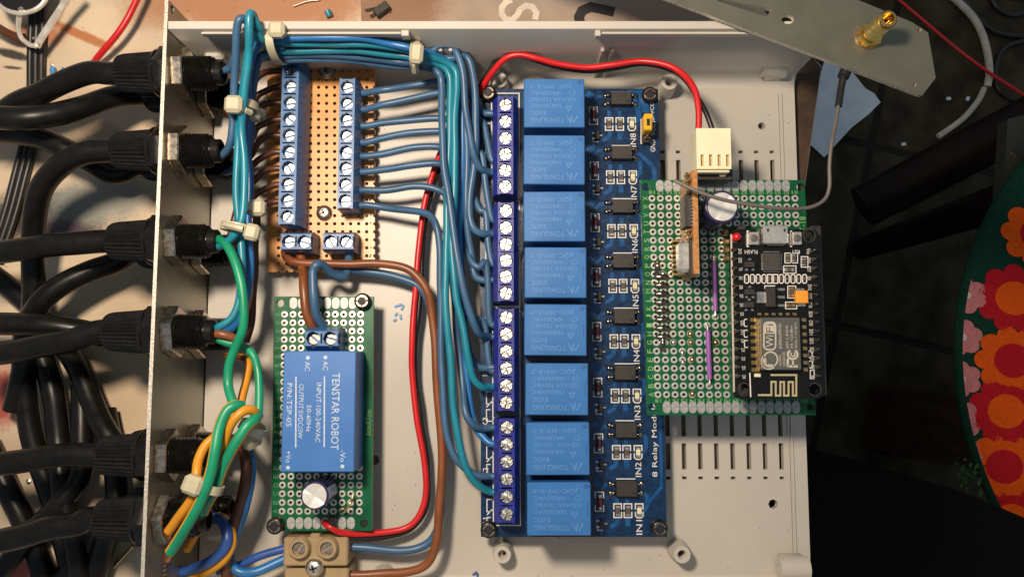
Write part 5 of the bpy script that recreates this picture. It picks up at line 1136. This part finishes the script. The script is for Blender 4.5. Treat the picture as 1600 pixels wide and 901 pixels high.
wire('brown_wire', 'short brown wire bending from the power board terminal up towards the stripboard', [(490, 514, 15), (484, 501, 17), (478, 485, 18), (476, 460, 18), (475, 440, 17), (474, 430, 15), (471, 420, 12), (470, 396, 10)], 1.4, 'brown', group='')
wire('red_wire', 'red wire of the supply pair running round the power board up to the bundle', [(506, 815, 13), (516, 822, 14.5), (532, 831, 13), (565, 834, 10), (605, 832, 8), (635, 824, 7), (655, 803, 7), (665, 770, 7), (663, 720, 7), (652, 655, 7), (644, 590, 7), (643, 530, 8), (649, 470, 8), (653, 400, 8), (661, 330, 8), (674, 280, 8), (690, 235, 7), (715, 190, 6), (738, 160, 8)], .95, 'red')
wire('black_wire', 'black wire of the supply pair running round the power board up to the bundle', [(520, 806, 15), (519, 818, 14.5), (532, 836, 12), (565, 840, 9), (605, 838, 6.5), (638, 829, 5.5), (660, 806, 5.5), (669, 770, 5.5), (667, 720, 5.5), (657, 655, 5.5), (650, 590, 5.5), (649, 530, 6), (655, 470, 6), (659, 400, 6), (667, 330, 6), (680, 280, 6), (696, 235, 5), (720, 190, 4), (742, 156, 6)], .95, 'blackw')
wire('red_wire', 'red wire arching along the far wall from the bundle to the cream plug', [(738, 160, 8), (752, 138, 12), (770, 112, 16), (790, 91, 19), (812, 85, 20), (840, 91, 20), (875, 101, 19), (915, 106, 19), (955, 101, 20), (1000, 95, 21), (1040, 101, 23), (1066, 116, 25), (1085, 142, 28), (1092, 172, 29), (1091, 206, 29)], .95, 'red')
wire('black_wire', 'black wire running beside the red arch from the bundle to the cream plug', [(740, 152, 6), (758, 124, 11), (774, 98, 14), (794, 88, 17), (815, 88, 18.5), (845, 97, 18.5), (880, 107, 17.5), (920, 111, 17), (960, 106, 18), (1005, 99, 19), (1048, 108, 21), (1075, 130, 24), (1095, 160, 27), (1106, 180, 28.5), (1114, 206, 29)], .8, 'blackw')
# ================================================================ CABLE TIES
def tie(px, py, z, ang, a, b, label, hx, hy, hz, hs=(5, 5, 3.6), hr=None, tail=None, wd=2.3):
    """nylon tie: a band round the bundle (running at ang in the plane) and its square head"""
    c_ = P(px, py, z); ax = Vector((math.cos(R(ang)), math.sin(R(ang)), 0)); sd = Vector((-ax.y, ax.x, 0)); t_ = thing('cable_tie', c_, label, 'cable tie', 'nylon cable ties round the wire bundles')
    m = MB(); n = 24; vs = []
    for q in range(n):
        an_ = 2*math.pi*q/n; d_ = sd*math.cos(an_)+Vector((0, 0, math.sin(an_)))
        for rr, w_ in ((0, -1), (.55, -1), (.55, 1), (0, 1)):
            vs.append(c_+sd*math.cos(an_)*(a+rr)+Vector((0, 0, math.sin(an_)*(b+rr)))+ax*w_*wd/2)
    m.add(vs, [(q*4+k, q*4+(k+1) % 4, ((q+1) % n)*4+(k+1) % 4, ((q+1) % n)*4+k) for q in range(n) for k in range(4)], 0, True); m.build('band', 'tie', t_)
    h = P(hx, hy, hz); m = MB(); m.box(h, hs, .9, rot=R(ang if hr is None else hr)); m.build('head', 'tie', t_)
    if tail: m = MB(); m.tube([P(*q) for q in tail], .95, 6, 3); m.build('tail', 'tie', t_)
tie(378, 167, 31, 90, 4.0, 4.8, 'pale nylon tie with a large square head on the left bundle', 366, 164, 37.5, (4.9, 5.0, 3.4), 88, [(382, 172, 36), (392, 176, 34)])
tie(393, 178, 22, 90, 3.4, 3.4, 'pale nylon tie lying just right of and below the large square-headed one', 397, 178, 26.5, (4.2, 3.8, 3.2), 100)
tie(433, 75, 29, 0, 3.6, 7.6, 'pale nylon tie at the left end of the run along the far wall', 433, 47, 38.5, (4.6, 4.6, 3.2), 0)
tie(651, 88, 25, -8, 3.4, 6.2, 'pale nylon tie at the right end of the run along the far wall', 651, 84, 33, (3.9, 6.0, 2.8), -4, [(649, 102, 28), (648, 112, 25)])
tie(388, 325, 25, 90, 3.4, 3.2, 'greyish nylon tie on the left bundle beside the lower stripboard', 402, 325, 26, (4.8, 4.8, 3.6), 90)
tie(373, 357, 30.5, 80, 4.4, 4.2, 'pale nylon tie where the green wire joins the left bundle', 394, 363, 35, (4.6, 4.2, 3.4), 78, [(352, 351, 34.5), (365, 354, 36), (380, 358, 36)])
tie(322, 757, 38, 68, 4.2, 3.4, 'pale nylon tie with a square head round the lower green and orange wires', 302, 757, 42, (5.0, 5.2, 3.6), 70)
tie(395, 668, 29, 60, 3.2, 5.0, 'grey nylon tie under the loop of the lower earth bundle', 392, 686, 24, (5.0, 5.2, 3.6), 30)
# ================================================================ SMALL LOOSE BITS
hdr = thing('pin_header', P(592, 14, -3), 'loose black pin header lying beyond the far wall', 'pin header')
m = MB(); q = P(596, 14, -1); m.box((q.x, q.y, -1.8), (5.4, 3.0, 2.6), .3, rot=R(38)); m.build('body', 'chip', hdr)
m = MB(); m.tube([P(570, 16, -2), P(590, 12, -2)], .3, 6, 1); m.tube([P(578, 26, -2), P(592, 18, -2)], .3, 6, 1); m.tube([P(600, 10, -2), P(609, 18, -2)], .3, 6, 1); m.build('pin', 'solder', hdr)
wire('wire_clipping', 'teal insulation clipping beyond the far wall', [(511, 17, -2), (515, 26, -2.4)], 1.1, 'teal', 'clipping', '')
wire('wire_clipping', 'curved blue insulation clipping on the table at upper left', [(83, 106, -3), (84, 114, -3), (90, 118, -3), (98, 112, -3), (102, 107, -3)], .9, 'clip', 'clipping', '')
wire('wire_clipping', 'blue insulation clipping on the table between the glands', [(113, 498, -3), (118, 502, -3)], 1.4, 'bright', 'clipping', '')
for k, (x, y, a, l) in enumerate(((622, 477, 20, 2.4), (629, 480, 70, 1.8), (626, 495, 100, 1.6), (617, 500, 30, 1.2), (619, 491, 60, 1.2))):
    q = P(x, y, .25); MB().box((q.x, q.y, .3), (l, .7, .5), .1, rot=R(a)).build('wire_clipping', 'clip', None, label=['longest blue shaving of the cluster right of the power board screw', 'steep blue shaving at the upper right of the cluster by the power board', 'blue shaving at the lower right of the cluster by the power board', 'lowest, very small blue shaving of the cluster by the power board', 'very small blue shaving in the middle of the cluster by the power board'][k], cat='clipping', group='blue shavings on the case floor')
for k, (x, y) in enumerate(((742, 895), (746, 899))):
    q = P(x, y, .25); MB().box((q.x, q.y, .3), (1.6, .6, .5), .1, rot=x).build('wire_clipping', 'royal', None, label=['upper', 'lower'][k]+' of two dark blue shavings at the bottom of the case floor', cat='clipping', group='dark blue shavings')
q = P(83, 102, -4); m = MB(); m.lathe([(.7, 0), (.6, .6), (.01, 1.0)], q, n=12); m.build('solder_ball', 'tin', None, label='small solder ball beside the curved blue clipping', cat='solder ball')
q = P(46, 751, -4); m = MB(); m.lathe([(.9, 0), (.8, .7), (.01, 1.1)], q, n=12); m.build('solder_ball', 'tin', None, label='small solder ball on the table at lower left', cat='solder ball')
wire('wire_offcut', 'thin bare wire offcut on the table below the sixth gland', [(178, 885, -3), (208, 852, -3)], .55, 'gold2', 'offcut', '')
wire('wire_offcut', 'thin curved wire offcut on the printed card beyond the far wall', [(458, 10, -3), (480, 4, -3), (500, 0, -3)], .2, 'screw', 'offcut', '')
m = MB(); q = P(240, 880, 20); m.lathe([(2.6, -6)]+[(2.6-.35*(k % 2), -6+.6*k) for k in range(1, 16)]+[(2.6, 4)], (P(246, 888, 24).x, P(246, 888, 24).y, 24), 'y', 22); m.build('earth_bolt', 'steel', None, label='threaded steel earth bolt at the lower end of the left panel', cat='bolt')
# pale nut showing behind the first gland
q = P(345, 92, 14); MB().box((q.x, q.y, 10), (6.2, 4.4, 20), .8).build('inner_boss', 'case', case)
